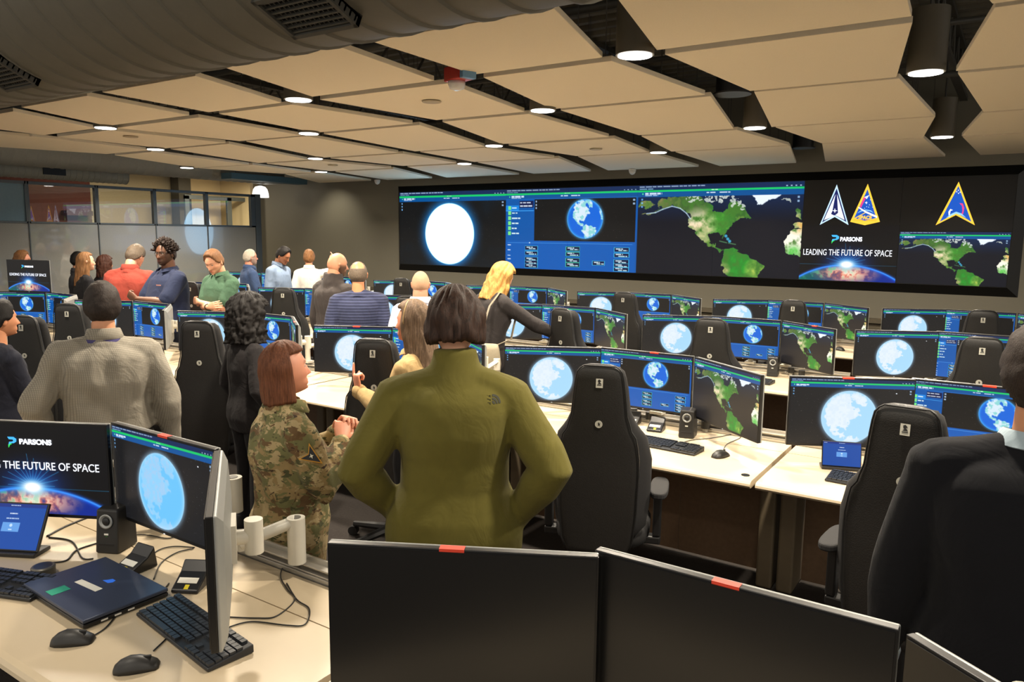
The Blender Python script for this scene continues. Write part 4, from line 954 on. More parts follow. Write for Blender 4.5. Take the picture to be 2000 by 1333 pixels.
def make_chair(label, loc, rz):
    t = thing('task_chair', label, 'chair', loc, rz, 'tall black task chairs')      # faces +y, back towards -y
    tb = [(.40, .14), (.47, .17), (.62, .185), (.85, .192), (.96, .18), (1.03, .145), (1.10, .128), (1.22, .118), (1.285, .105), (1.31, .088), (1.322, .05)]
    yb = lambda z: -.235-.07*max(0, z-.9)
    zs = [.40, .43, .47, .55, .62, .7, .8, .88, .94, .98, 1.01, 1.04, 1.08, 1.14, 1.2, 1.25, 1.285, 1.303, 1.315, 1.322]
    rs = []
    for z in zs:
        q = .022 if z < 1.28 else .022*(1-(z-1.28)/.05)+.004
        rs.append(sring(interp(tb, z), yb(z)-q, yb(z)+q, z))
    MB().rings(rs).build('back_shell', m_leather, t, smooth=True)
    tf = [(.46, .17), (.52, .22), (.65, .238), (.85, .24), (.96, .215), (1.03, .165), (1.09, .138), (1.2, .125), (1.27, .112), (1.30, .085)]
    rs = []
    for z in [.46, .48, .52, .58, .65, .75, .85, .91, .96, 1.0, 1.03, 1.06, 1.09, 1.15, 1.2, 1.25, 1.28, 1.295, 1.30]:
        q = .045*min(1, (1.305-z)/.03) if z > 1.27 else .045*min(1, .4+(z-.46)/.06); y0 = yb(z)+.068
        rs.append([(x, y+.55*max(0, abs(x)-.12)**1.3*1.6, z_) for x, y, z_ in sring(interp(tf, z), y0-q, y0+q, z, e_=2.6)])
    MB().rings(rs).build('back_cushion', m_cloth, t, smooth=True)
    seat = MB()
    rs = [sring(.235*k_, -.20*k_+.02, .27*k_+.02, z, e_=3.2) for z, k_ in ((.40, .9), (.415, .98), (.45, 1.0), (.48, .99), (.497, .93), (.502, .8))]
    seat.rings(rs).build('seat', m_cloth, t, smooth=True)
    p_ = MB()
    pts = [(interp(tb, z)*.985*sgn, yb(z)-.018, z) for sgn, zz in ((1, zs[1:-1]), (-1, zs[1:-1][::-1])) for z in zz]
    p_.tube(pts, .0035, 6).build('piping', m_rub, [c for c in t.children if c.name.startswith('back_shell')][0], smooth=True)
    shell_ = [c for c in t.children if c.name.startswith('back_shell')][0]
    for s_ in (-1, 1):
        a = MB(); a.box(s_*.27-.02, s_*.27+.02, -.06, .0, .44, .66); a.box(min(s_*.2, s_*.29), max(s_*.2, s_*.29), -.06, .0, .40, .44).build('armrest_post', m_rub, t, bevel=.008)
        rs = [sring(.045, -.15, .13, z, e_=3, dx=s_*.275) for z in (.66, .675, .69)]; MB().rings(rs).build('armrest', m_cloth, t, bevel=.008)
    MB().cyl(0, 0, .12, .40, .03, 16).box(-.1, .1, -.12, .12, .36, .40).build('gas_column', m_rub, t, smooth=40)
    b = MB(); b.cyl(0, 0, .08, .13, .045, 16)
    for i in range(5):
        a_ = 2*PI*i/5+.3; b.tube([(0, 0, .11), (math.cos(a_)*.30, math.sin(a_)*.30, .075)], [.03, .018], 8)
    sb_ = b.build('star_base', m_rub, t, smooth=40)
    for i in range(5):
        a_ = 2*PI*i/5+.3; M = MB(); M.M = Matrix.Translation((math.cos(a_)*.31, math.sin(a_)*.31, .03)) @ Matrix.Rotation(PI/2, 4, 'X'); M.cyl(0, 0, -.022, .022, .03, 16); M.build('caster', m_rub, sb_, smooth=40)
    # label plate and round emblem on the back shell
    zl = 1.235; M = MB(); M.M = Matrix.Translation((0, yb(zl)-.0245, zl)) @ Matrix.Rotation(R(-4), 4, 'X'); M.box(-.016, .016, -.001, .001, -.021, .021).build('label_plate', m_emb, shell_)
    M = MB(); M.M = Matrix.Translation((0, yb(zl)-.0262, zl)) @ Matrix.Rotation(R(-4), 4, 'X') @ FACE
    M.prism([(-.007, .014), (.0, .018), (.008, .010), (.002, .006), (.007, .0), (.010, -.004), (-.009, -.004), (-.002, .002), (-.006, .006)], 0, .0006).prism([(-.010, -.007), (.010, -.007), (.010, -.010), (-.010, -.010)], 0, .0006).build('label_mark', m_rub, shell_)
    zl = 1.04; M = MB(); M.M = Matrix.Translation((0, yb(zl)-.024, zl)) @ Matrix.Rotation(PI/2, 4, 'X'); M.lathe([(.0175, 0), (.0175, .002), (.001, .0022)], seg=24).build('round_emblem', m_emb, shell_)
    M = MB(); M.M = Matrix.Translation((0, yb(zl)-.0265, zl)) @ FACE; M.prism([(-.006, -.008), (-.001, -.002), (-.004, .006), (.002, .010), (.002, .003), (.008, .006), (.004, -.003), (.007, -.009), (.0, -.004)], 0, .0006).build('emblem_mark', m_rub, shell_)
    return t
def az(px_, y): return math.atan2(sight(px_, 600).x, sight(px_, 600).y)
CH = [(1135,715,3.05,4,'big black chair right of the green jacket person'), (1790,773,2.95,-8,'big black chair beside the navy suit person at right'), (697,657,3.05,-2,'black chair with the beige jacket woman pointing past it'),
      (352,621,2.95,-2,'black chair between the checked shirt man and the curly-haired woman'), (106,601,3.05,-6,'black chair left of the checked shirt man'), (14,622,2.42,-8,'black chair behind the man at the left edge'),
      (1378,630,5.35,-2,'third-row black chair in front of the middle right desk'), (1107,612,5.3,-28,'third-row black chair touched by the blonde woman'), (1912,656,5.35,4,'third-row black chair at far right under the map window'),
      (527,567,5.35,6,'third-row black chair above the curly-haired woman'), (366,560,5.3,-20,'third-row black chair between navy and green polo men'), (766,585,5.35,10,'third-row black chair behind the striped sweater man'),
      (1218,573,7.3,-14,'far-row black chair right of the blonde woman'), (1542,591,7.45,0,'far-row black chair near the map end of the trio'), (1912,612,7.45,6,'far-row black chair at far right below the single gold emblem'), (776,542,7.6,-10,'far-row black chair beside the white-haired man')]
ch0 = None
for i, (px_, py_, y_, rot, lab) in enumerate(CH):
    p = on_y(px_, py_, y_); loc = (p.x, y_+.27, 0); rz = R(rot) - az(px_, y_)*.55
    if ch0 is None: ch0 = make_chair(lab, loc, rz)
    else: copy_tree(ch0, loc, rz, lab)
# printer by the wall
p = on_y(585, 560, 10.4)
t = thing('office_printer', 'white office copier against the blank wall behind the standing men', 'printer', (p.x-.1, 10.4, 0))
MB().box(-.32, .32, -.3, .3, 0, 1.0).build('cabinet', m_white, t, bevel=.015); MB().box(-.32, .32, -.32, .3, 1.0, 1.09).build('lid', m_spkr, t, bevel=.015)
MB().box(.05, .26, -.36, -.30, 1.0, 1.08).build('control_panel', m_spkr, t, bevel=.008); MB().box(.08, .22, -.363, -.36, 1.02, 1.07).build('panel_screen', glow('printer_screen', (140, 190, 230), .8), t)
for i in range(3): MB().box(-.30, .30, -.304, -.30, .15+i*.2, .33+i*.2).build('paper_tray', m_white, t, bevel=.004)
p = on_y(440, 535, 10.4)
t = thing('office_printer', 'smaller white printer by the partition post behind the green polo man', 'printer', (on_y(507, 540, 10.0).x, 10.3, 0))
MB().box(-.28, .28, -.28, .28, 0, .95).build('cabinet', m_white, t, bevel=.015); MB().box(-.25, .25, -.25, .25, .95, 1.02).build('lid', m_white, t, bevel=.015)
# ------------------------------------------------------------------ people
def grow(mb, voxel, smooth=4, fold=0.0, seed=0, fscale=14.0, shrink=None):
    """join the closed shapes of mb into one continuous skin, soften it and lay folds on it"""
    me = mb.mesh('grow'); bm = bmesh.new(); bm.from_mesh(me); bmesh.ops.recalc_face_normals(bm, faces=bm.faces)
    bmesh.ops.triangulate(bm, faces=[f for f in bm.faces if len(f.verts) > 4]); bm.to_mesh(me); bm.free()
    o = bpy.data.objects.new('grow', me); COL.objects.link(o)
    r = o.modifiers.new('r', 'REMESH'); r.mode = 'VOXEL'; r.voxel_size = voxel; r.adaptivity = 0
    if smooth: s = o.modifiers.new('s', 'SMOOTH'); s.factor = .6; s.iterations = smooth
    dg = bpy.context.evaluated_depsgraph_get(); dg.update()
    out = bpy.data.meshes.new_from_object(o.evaluated_get(dg)); bpy.data.objects.remove(o)
    n = len(out.vertices)
    if fold and n:
        co = np.empty(n*3); out.vertices.foreach_get('co', co); co = co.reshape(-1, 3)
        nr = np.empty(n*3); out.vertices.foreach_get('normal', nr) if False else None
        nr = np.array([v.normal[:] for v in out.vertices]) if n < 1 else np.empty(n*3)
        out.vertex_normals.foreach_get('vector', nr); nr = nr.reshape(-1, 3)
        g = rng(seed+100); h = np.zeros(n)
        for i in range(7):
            k = g.randn(3)*np.array([1, 1, .55])*fscale*(1+.5*i/3); ph = g.rand()*6.28; k2 = g.randn(3)*fscale*.35
            h += np.sin(co@k+ph+1.6*np.sin(co@k2+ph*2))*(.9**i)
        h = np.sign(h)*np.abs(h/3.0)**1.15
        co += nr*(h*fold*1.7)[:, None]; out.vertices.foreach_set('co', co.ravel()); out.update()
    return out
def joinmesh(*ms):
    vs = []; fs = []; o = 0
    for m in ms:
        n = len(m.vertices); a = np.empty(n*3); m.vertices.foreach_get('co', a); vs.append(a.reshape(-1, 3))
        fs += [tuple(i+o for i in p.vertices) for p in m.polygons]; o += n
    me = bpy.data.meshes.new('joined'); me.from_pydata(np.concatenate(vs).tolist(), [], fs); return me
def sst(e0, e1, x): t = min(1, max(0, (x-e0)/(e1-e0))); return t*t*(3-2*t)
def head_point(a, t, female=False, chub=0.0):
    """a: azimuth, 0 = front (+y); t: polar angle from the crown"""
    dx, dy, dz = math.sin(t)*math.sin(a), math.sin(t)*math.cos(a), math.cos(t)
    lo = max(0, -dz); x = .0785*dx; y = (.096 if dy > 0 else .102)*dy; z = (.118 if dz > 0 else .116)*dz
    x *= 1-.34*lo**1.6+chub*.25*lo*(1-lo); 
    if dy < 0: y *= 1-.42*sst(.15, .95, lo)
    else:
        y *= 1+.78*sst(.32, .95, lo)*max(0, math.cos(a))**1.3; y = min(y, .088+.25*(y-.088)) if y > .088 else y
    if dy > 0:
        f = sst(0, .5, dy); g = lambda q, s_: math.exp(-(q/s_)**2)
        nz = max(0, min(1, (.022-z)/.052)) if z > -.034 else max(0, 1-(-.034-z)/.010)
        y += f*(.031 if not female else .028)*nz*g(x, .0085+.0065*nz)
        y += f*.005*g(z-.030, .009)*math.exp(-(x/.048)**4)
        y -= f*.0075*(g(x-.031, .015)+g(x+.031, .015))*g(z-.010, .012)
        y += f*.004*(g(x-.043, .02)+g(x+.043, .02))*g(z+.022, .018)
        y += f*.0065*g(x, .022)*(g(z+.0565, .005)+g(z+.068, .006)) - f*.003*g(x, .024)*g(z+.0622, .003)
        y -= f*.005*g(x, .03)*g(z+.082, .007); y += f*.006*g(x, .022)*g(z+.100, .012)
    return Vector((x, y, z))
def warp_az(j, n):
    u = 2*PI*j/n; return u - .45*math.sin(u) if False else u
def head_mesh(nu, nv, female, chub, ears=True):
    M = MB(); rs = []
    for i in range(nv+1):
        t = .04+(PI-.08)*i/nv; rs.append([tuple(head_point(2*PI*j/nu, t, female, chub)) for j in range(nu)])
    M.rings(rs)
    if ears:
        for s_ in (-1, 1):
            M.ball((s_*.0775, -.006, -.006), (.010, .017, .030), 10, 8); M.ball((s_*.082, -.010, .006), (.008, .015, .018), 8, 6)
    return M
HAIRLINE = [(0, .092), (.5, .088), (.85, .062), (1.05, .022), (1.35, -.002), (1.62, .0), (1.75, -.035), (2.2, -.068), (PI, -.078)]
def tab(T, a):
    a = abs((a+PI) % (2*PI)-PI)
    for p, q in zip(T, T[1:]):
        if p[0] <= a <= q[0]: return p[1]+(q[1]-p[1])*(a-p[0])/(q[0]-p[0])
    return T[-1][1]
def vnoise(v, s_, seed=0):
    from mathutils import noise
    return noise.noise(Vector(v)*s_+Vector((seed*7.3, seed*3.1, seed)))
def hair_cap(th=.008, rough=.003, nscale=40, line=HAIRLINE, seed=0, top=0.0, nu=56, nv=34, bald=0.0):
    rs = []
    for i in range(nv+1):
        t = .04+(PI*.80)*i/nv; r_ = []
        for j in range(nu):
            a = 2*PI*j/nu; p = head_point(a, t); n = p.normalized(); L = tab(line, a)
            k = sst(L-.006, L+.010, p.z)
            o = (th+top*sst(.02, .11, p.z)+rough*(vnoise(p, nscale, seed)+.5*vnoise(p, nscale*2.3, seed+3)))*k-.014*(1-k)
            if bald: q = math.hypot(p.x, p.y+.035); o = o if q > bald+.01 or p.z < .06 else -.006
            r_.append(tuple(p+n*o))
        rs.append(r_)
    return MB().rings(rs)
def hair_long(length, vol=.02, w_=.09, open_a=1.05, seed=0, wave=.006, back=0.0, flare=0.0, line_z=.072, nu=64, curl=0.0, part=.0, nscale=1.0, taper=.0, round_=0.0):
    """hair falling round the head to `length` below the head centre; open in front of the face"""
    zs = [.118+vol-.001, .118+vol-.006, .118+vol-.016]+[.118+vol-.03-i*.0135 for i in range(int((length+.118+vol)/.0135)-1)]
    rs = []; top = .118+vol; n = len(zs)
    for i, z in enumerate(zs):
        zz = max(z, -.01); e_ = math.sqrt(max(0.02, 1-(zz/top)**2)); dn = max(0, -.01-z); r_ = []
        tp = (1-taper*dn/length if taper else 1)*(1-round_*max(0, dn/length-.45)**1.5)
        rx = (.077+vol*.8)*e_*tp+flare*dn+w_*0; ry = (.100+vol*.9)*e_*tp+flare*dn*.6
        for j in range(nu):
            a = 2*PI*j/nu; aa = abs((a+PI) % (2*PI)-PI)
            x, y = math.sin(a)*rx, math.cos(a)*ry-back*dn
            lift = wave*(vnoise((math.sin(a)*3.2*nscale, math.cos(a)*3.2*nscale, z*9), 1.6, seed)+.6*vnoise((math.sin(a)*9*nscale, math.cos(a)*9*nscale, z*5), 1.5, seed+5))+.0022*math.sin(a*34+z*26+3*math.sin(a*5))
            if curl: lift += curl*(vnoise((x, y, z), 45, seed)+.7*vnoise((x, y, z), 90, seed+2))
            x += math.sin(a)*lift; y += math.cos(a)*lift
            if aa < open_a+.25 and z < line_z+.01:                 # face opening
                k = (1-sst(open_a-.12, open_a+.10, aa))*sst(line_z+.010, line_z-.010, z) if False else (1-sst(open_a-.12, open_a+.10, aa))*(1-sst(line_z-.010, line_z+.010, z))
                inner = .55 if z > -.09 else .25
                x = x*(1-k)+math.sin(a)*.055*inner*k*1.2; y = y*(1-k)+(math.cos(a)*.06*inner-.02)*k
            zj = z+(.012*vnoise((a*2.2, 0, 0), 2.0, seed+9) if i > n-4 else 0)
            r_.append((x, y, zj))
        rs.append(r_)
    last = rs[-1]; cxm = sum(p[0] for p in last)/nu; cym = sum(p[1] for p in last)/nu
    rs.append([(cxm+(p[0]-cxm)*.6, cym+(p[1]-cym)*.6, p[2]+.012) for p in last])
    return MB().rings(rs)
def hair_mat(name, rgb, streak=.35, rough=.6, sc=(60, 60, 5)):
    if name in MATS: return MATS[name]
    m = mat(name, rgb, rough, var=0, spec=.25); nt = m.node_tree; b = nt.nodes['Principled BSDF']
    tc = nt.nodes.new('ShaderNodeTexCoord'); mp = nt.nodes.new('ShaderNodeMapping'); mp.inputs['Scale'].default_value = sc
    n = nt.nodes.new('ShaderNodeTexNoise'); n.inputs['Scale'].default_value = 2.2; n.inputs['Detail'].default_value = 5; n.inputs['Roughness'].default_value = .7
    cr = nt.nodes.new('ShaderNodeValToRGB'); c = lin(rgb)
    cr.color_ramp.elements[0].position = .32; cr.color_ramp.elements[0].color = (*[x*(1-streak) for x in c], 1)
    cr.color_ramp.elements[1].position = .70; cr.color_ramp.elements[1].color = (*[min(1, x*(1+streak*1.6)) for x in c], 1)
    nt.links.new(tc.outputs['Object'], mp.inputs['Vector']); nt.links.new(mp.outputs[0], n.inputs['Vector']); nt.links.new(n.outputs['Fac'], cr.inputs[0]); nt.links.new(cr.outputs[0], b.inputs['Base Color'])
    bp = nt.nodes.new('ShaderNodeBump'); bp.inputs['Strength'].default_value = .6; bp.inputs['Distance'].default_value = .004
    nt.links.new(n.outputs['Fac'], bp.inputs['Height']); nt.links.new(bp.outputs[0], b.inputs['Normal']); return m
def skin_mat(name, rgb):
    if name in MATS: return MATS[name]
    m = bpy.data.materials.new(name); m.use_nodes = True; MATS[name] = m; nt = m.node_tree; b = nt.nodes['Principled BSDF']
    at = nt.nodes.new('ShaderNodeAttribute'); at.attribute_name = 'tone'
    n = nt.nodes.new('ShaderNodeTexNoise'); n.inputs['Scale'].default_value = 26; mr = nt.nodes.new('ShaderNodeMapRange'); mr.inputs['To Min'].default_value = .9; mr.inputs['To Max'].default_value = 1.1
    tc = nt.nodes.new('ShaderNodeTexCoord'); nt.links.new(tc.outputs['Object'], n.inputs['Vector']); nt.links.new(n.outputs['Fac'], mr.inputs['Value'])
    mx = nt.nodes.new('ShaderNodeVectorMath'); mx.operation = 'SCALE'; nt.links.new(at.outputs['Color'], mx.inputs[0]); nt.links.new(mr.outputs[0], mx.inputs['Scale']); nt.links.new(mx.outputs[0], b.inputs['Base Color'])
    b.inputs['Roughness'].default_value = .5; b.inputs['Subsurface Weight'].default_value = 0.0; return m
def hand(side, curl=.5, spread=.06, point=False, thumb=.5, curls=None):
    """hand in its own frame: wrist at origin, fingers along +z, palm facing -y; side +1 = right hand (thumb towards -x)"""
    M = MB(); s_ = side
    M.rings([[(x, y, z) for x, y, z in [(math.cos(a)*w_+ox, math.sin(a)*h_, z) for a in [2*PI*j/14 for j in range(14)]]] for z, w_, h_, ox in ((-.012, .026, .019, 0), (.0, .027, .018, 0), (.022, .034, .017, 0), (.05, .040, .015, 0), (.075, .041, .013, 0), (.090, .037, .011, 0), (.095, .028, .006, 0))])
    fx_ = [-.029, -.0098, .0095, .028]; ln = [.071, .080, .075, .058]
    for i in range(4):
        c = curls[i] if curls else curl
        if point and i == 0: c = .04
        elif point: c = 1.0
        p = Vector((fx_[i]*s_, 0, .086)); ang = .12+c*1.25; pts = [p.copy()]
        for seg_, q in enumerate((.45, .31, .24)):
            d = Vector(((i-1.5)*spread*s_, -math.sin(ang), math.cos(ang))).normalized(); p = p+d*ln[i]*q; pts.append(p.copy()); ang += c*(1.35 if seg_ == 0 else .9)
        M.cap_tube(pts, [.0092, .0085, .0078, .0068], 8)
    t0 = Vector((-.022*s_, -.004, .020)); t1 = t0+Vector((-.026*s_, -.012-.01*thumb, .026)); t2 = t1+Vector((-.010*s_*(1-thumb*.8), -.014*thumb-.004, .030)); t3 = t2+Vector((.004*s_*thumb, -.012*thumb, .020))
    M.cap_tube([t0, t1, t2, t3], [.0145, .0115, .0098, .008], 8)
    return M
def frame_to(origin, d, palm):
    z = Vector(d).normalized(); y = -Vector(palm); y = (y-z*y.dot(z)).normalized(); x = y.cross(z)
    return Matrix(((x.x, y.x, z.x, origin[0]), (x.y, y.y, z.y, origin[1]), (x.z, y.z, z.z, origin[2]), (0, 0, 0, 1)))
def ik(s, w_, l1, l2, hint):
    s, w_ = Vector(s), Vector(w_); d = w_-s; L = min(d.length, (l1+l2)*.998); dn = d.normalized(); w_ = s+dn*L
    a = (l1*l1-l2*l2+L*L)/(2*L); h = math.sqrt(max(0, l1*l1-a*a)); hp = Vector(hint); hp = (hp-dn*hp.dot(dn)).normalized()
    return s+dn*a+hp*h, w_
PEOPLE = []
def person(name_label, pos, facing, H=1.75, build=1.0, female=False, lean=0.0, side=0.0, head=(0, 0, 0), skin=(214, 160, 128), lips=None,
           hair=None, hairm=None, top=None, topm=None, sleeve=1.0, trouserm=None, armR=None, armL=None, handR={}, handL={}, collar='shirt', hem=.86,
           near=True, beard=None, sh_z=1.385, armr=1.0, shw=1.0, belly=0.0, extra=None, loose=1.0, fold=.004, brow=None, undershirt=None, hem_w=None, chub=0.0, eyes=True):
    s = H/1.75; vox = .0095 if near else .014
    t = thing('person', name_label, 'person', (pos[0], pos[1], 0), facing); t.scale = (s, s, s)
    hip = Vector((0, 0, .95)); RL = Matrix.Translation(hip) @ Matrix.Rotation(-lean, 4, 'X') @ Matrix.Rotation(side, 4, 'Y') @ Matrix.Translation(-hip)
    U = lambda p: RL @ Vector(p)
    sw = (.178 if not female else .158)*build**.6*shw
    shR, shL = U((sw, -.01, sh_z)), U((-sw, -.01, sh_z))
    arms = {}
    for sd, sh, spec in ((1, shR, armR), (-1, shL, armL)):
        spec = spec or {}; wt = spec.get('wrist', (sw+.07, .03, .86)); wt = (wt[0]*sd if spec.get('mirror', True) else wt[0], wt[1], wt[2])
        hint = spec.get('hint', (.25, -.9, -.2)); hint = (hint[0]*sd, hint[1], hint[2])
        arms[sd] = (sh,)+ik(sh, wt, .285, .26, hint)
    # torso sections: z, half width, half depth, y offset
    b = build; f = .93 if female else 1.0
    T = [(.70, .158*b, .105*b+belly*.3, -.003), (.80, .164*b, .105*b+belly*.4, -.005), (.88, .172*b, .120*b+belly*.7, -.01), (.95, .172*b, .122*b+belly, -.005+belly*.4), (1.05, .150*b*f+belly*.3, .108*b+belly*1.2, belly*.6), (1.15, .152*b*f+belly*.2, .108*b+belly*.9, belly*.5),
         (1.25, .168*b*f, .118*b+(.018 if female else 0)+belly*.4, .0+(.012 if female else 0)), (1.33, .172*b*f, .113*b, -.005), (1.375, .160*b*f, .100*b, -.01), (1.41, .136*b*f, .086*b, -.012), (1.44, .105, .072, -.012), (1.465, .080, .062, -.012), (1.485, .06, .055, -.010)]
    def torso(M, grow_=0.0, z0=.80, z1=1.49, hem_w=None):
        rs = []; rows_ = [q for q in T if z0-.001 <= q[0] <= z1]
        if rows_[0][0] > z0+.01:
            a_ = [q for q in T if q[0] < z0][-1]; c_ = rows_[0]; u = (z0-a_[0])/(c_[0]-a_[0]); rows_ = [tuple(x+(y-x)*u for x, y in zip(a_, c_))]+rows_
        for k, (z, rx, ry, oy) in enumerate(rows_):
            gg = grow_*(1.0 if z < 1.40 else .55); 
            if hem_w and z < 1.1: gg += hem_w*(1.1-z)/.25
            rs.append([tuple(U((math.copysign(abs(math.cos(a))**.85, math.cos(a))*(rx+gg), oy+math.copysign(abs(math.sin(a))**.9, math.sin(a))*(ry+gg), z))) for a in [2*PI*j/32 for j in range(32)]])
        M.rings(rs)
    def arm(M, sd, r0, r1, r2, upto=1.0):
        S_, E_, W_ = arms[sd]
        inn = S_+Vector((-sd*.05, 0, .0)); r0 *= armr; r1 *= armr*1.03; r2 *= armr
        if M is not None: M.cap_tube([U((sd*.035, -.02, 1.445)), U((sd*.09, -.018, 1.425)).lerp(S_, .25), S_.lerp(U((sd*.09, -.018, 1.425)), .30), S_], [r0*.72, r0*.80, r0*.92, r0*.97], 12)
        if upto > .6:
            k = (upto-.5)*2; end = E_+(W_-E_)*min(1, k)
            M.cap_tube([inn, S_, S_.lerp(E_, .35), S_.lerp(E_, .8), E_, E_.lerp(end, .3), end.lerp(E_, .15) if False else E_.lerp(end, .85), end], [r0*.9, r0, r0*.93, r1*1.04, r1, r1*1.0, r2*1.02, r2], 14)
        else:
            end = S_.lerp(E_, upto*2)
            M.cap_tube([inn, S_, S_.lerp(end, .5), end], [r0*.9, r0, r0*1.0, r0*.98], 14)
    # body: one continuous skin
    Bm = MB(); torso(Bm, -.022, .88, 1.46)
    hc_neck = U((0, -.012, 1.47)); yaw_, pit, rol = head
    HM = RL @ Matrix.Translation((0, -.012, 1.50)) @ Matrix.Rotation(yaw_, 4, 'Z') @ Matrix.Rotation(pit, 4, 'X') @ Matrix.Rotation(rol, 4, 'Y') @ Matrix.Translation((0, .030, .133))
    nr = (.050 if female else .058)*(1+.3*chub)
    Bm.tube([U((0, -.018, 1.40)), U((0, -.014, 1.47)), HM @ Vector((0, -.028, -.085)), HM @ Vector((0, -.02, -.03))], [nr*1.5, nr*1.02, nr*.97, nr*.9], 20)
    for sd in (1, -1): arm(Bm, sd, .046*b**.5, .040*b**.4, .0265)
    for sx_ in (-1, 1): Bm.tube([(sx_*.088, 0, .93), (sx_*.092, .01, .50), (sx_*.095, -.01, .09)], [.075, .05, .036], 14)
    body = grow(Bm, vox, 5)
    Hd = head_mesh(64 if near else 44, 52 if near else 36, female, chub); Hd.M = Matrix.Identity(4)
    hv = Hd.mesh('head'); eyeM = MB()
    for sx_ in (-1, 1): eyeM.ball((sx_*.0305, .0728, .0105), .0118, 12, 8)
    em = eyeM.mesh('eye'); hands = []
    for sd, hp in ((1, handR), (-1, handL)):
        hp = dict(hp); S_, E_, W_ = arms[sd]; d = hp.pop('dir', None) or (W_-E_); palm = hp.pop('palm', (-sd, 0, 0)); hm_ = hand(sd, **hp); hme = grow(hm_, .0042 if near else .0065, 1)
        hme.transform(frame_to(W_+Vector(d).normalized()*.008, d, palm)); hands.append(hme)
    n_b = len(body.vertices); n_h = len(hv.vertices); n_e = len(em.vertices)
    sk = np.array(lin(skin)); lp = np.array(lin(lips)) if lips else sk*np.array((.82, .55, .55)); bw = np.array(lin(brow)) if brow else sk*.35
    hc = np.empty(n_h*3); hv.vertices.foreach_get('co', hc); hc = hc.reshape(-1, 3); X, Y_, Zc = hc[:, 0], hc[:, 1], hc[:, 2]
    colh = np.tile(sk, (n_h, 1)); fr = (Y_ > .05)
    m_ = np.exp(-(X/.022)**4)*np.exp(-((Zc+.0622)/.010)**4)*fr; colh = colh*(1-m_[:, None])+lp*m_[:, None]
    m_ = (np.exp(-((np.abs(X)-.032)/.017)**4)*np.exp(-((Zc-.029-.004*(1-np.abs((np.abs(X)-.034)/.02)))/.0042)**2))*fr*.85; colh = colh*(1-m_[:, None])+bw*m_[:, None]
    m_ = np.exp(-((X)/.03)**2)*np.exp(-((Zc+.03)/.02)**2)*fr*.25+np.exp(-((np.abs(X)-.045)/.018)**2)*np.exp(-((Zc+.03)/.02)**2)*fr*.22; colh = colh*(1-m_[:, None])+(sk*np.array((1.0, .72, .68)))*m_[:, None]
    if beard:
        bc, dens = np.array(lin(beard[0])), beard[1]; 
        jaw = 1/(1+np.exp((Zc+.045+.25*np.maximum(0, .05-np.abs(X))*0)/.006)); side_ = 1/(1+np.exp((Zc-.005)/.006))*(Y_ > -.01)*(np.abs(X) > .052)
        mst = np.exp(-(X/.03)**4)*np.exp(-((Zc+.048)/.007)**2)*fr; lipc = np.exp(-(X/.02)**4)*np.exp(-((Zc+.062)/.008)**4)
        m_ = np.clip(np.maximum(np.maximum(jaw*(Y_ > -.01), side_*(Zc > -.06)), mst)*(1-lipc*.9), 0, 1)*dens; colh = colh*(1-m_[:, None])+bc*m_[:, None]
    ec = np.empty(n_e*3); em.vertices.foreach_get('co', ec); ec = ec.reshape(-1, 3)
    cole = np.tile(np.array((.45, .40, .36)), (n_e, 1)); dd = np.hypot(np.abs(ec[:, 0])-.0305, ec[:, 2]-.0105); cole[(dd < .0070) & (ec[:, 1] > .078)] = (.03, .018, .012)
    hv.transform(HM); em.transform(HM); J = joinmesh(body, hv, em, *hands); J.polygons.foreach_set('use_smooth', [True]*len(J.polygons))
    n_all = len(J.vertices); cols = np.tile(sk, (n_all, 1)); cols[n_b:n_b+n_h] = colh; cols[n_b+n_h:n_b+n_h+n_e] = cole
    at = J.color_attributes.new('tone', 'FLOAT_COLOR', 'POINT'); at.data.foreach_set('color', np.concatenate([cols, np.ones((n_all, 1))], 1).ravel())
    link('body', J, skin_mat('skin', skin), t)
    # clothes
    if topm:
        M = MB(); torso(M, .012*loose, hem, 1.47, hem_w); g_ = .012*loose
        for sd in (1, -1): arm(M, sd, .058*b**.5+g_*.8, .050*b**.4+g_*.7, .036+g_*.5, sleeve)
        if collar in ('shirt', 'jacket', 'polo', 'suit'): M.tube([U((0, -.020, 1.43)), U((0, -.014, 1.475)), U((0, -.010, 1.492))], [.092, nr+.020, nr+.018], 22) if collar != 'jacket' else M.tube([U((0, -.020, 1.40)), U((0, -.016, 1.46)), U((0, -.010, 1.52)), U((0, -.008, 1.552))], [.125, nr+.050, nr+.034, nr+.026], 26, ratio=.9)
        else: M.tube([U((0, -.020, 1.43)), U((0, -.014, 1.468))], [.10, nr+.014], 22)
        tm = grow(M, vox, 4, fold*1.0, seed=len(PEOPLE)); tm.polygons.foreach_set('use_smooth', [True]*len(tm.polygons)); link({'suit': 'suit_jacket', 'jacket': 'jacket', 'shirt': 'shirt', 'polo': 'polo_shirt', 'tee': 'top'}[collar], tm, topm, t)
        if collar in ('shirt', 'polo', 'suit'):      # turned-down collar band, open at the throat
            rs = []; hgt = {'shirt': .036, 'polo': .03, 'jacket': .05, 'suit': .032}[collar]; C_ = MB(); seg = 30; outer = []; 
            cz__ = .016 if collar == 'shirt' else 0; prof = [(nr+.012, 1.505+cz__), (nr+.016, 1.512+cz__), (nr+.021, 1.508+cz__), (nr+.036, 1.508-hgt+cz__*.5), (nr+.032, 1.508-hgt-.003), (nr+.018, 1.500)]
            for j in range(seg+1):
                a = -2.62+5.24*j/seg+PI*1.5; k = abs(j/seg-.5)*2; dr = .022*k**3; rs.append([tuple(U((math.cos(a)*(r_+.0), math.sin(a)*(r_)-.008+dr, z_-dr*1.4))) for r_, z_ in prof])
            C_.rings(rs).build('collar', undershirt or topm, t, smooth=60)
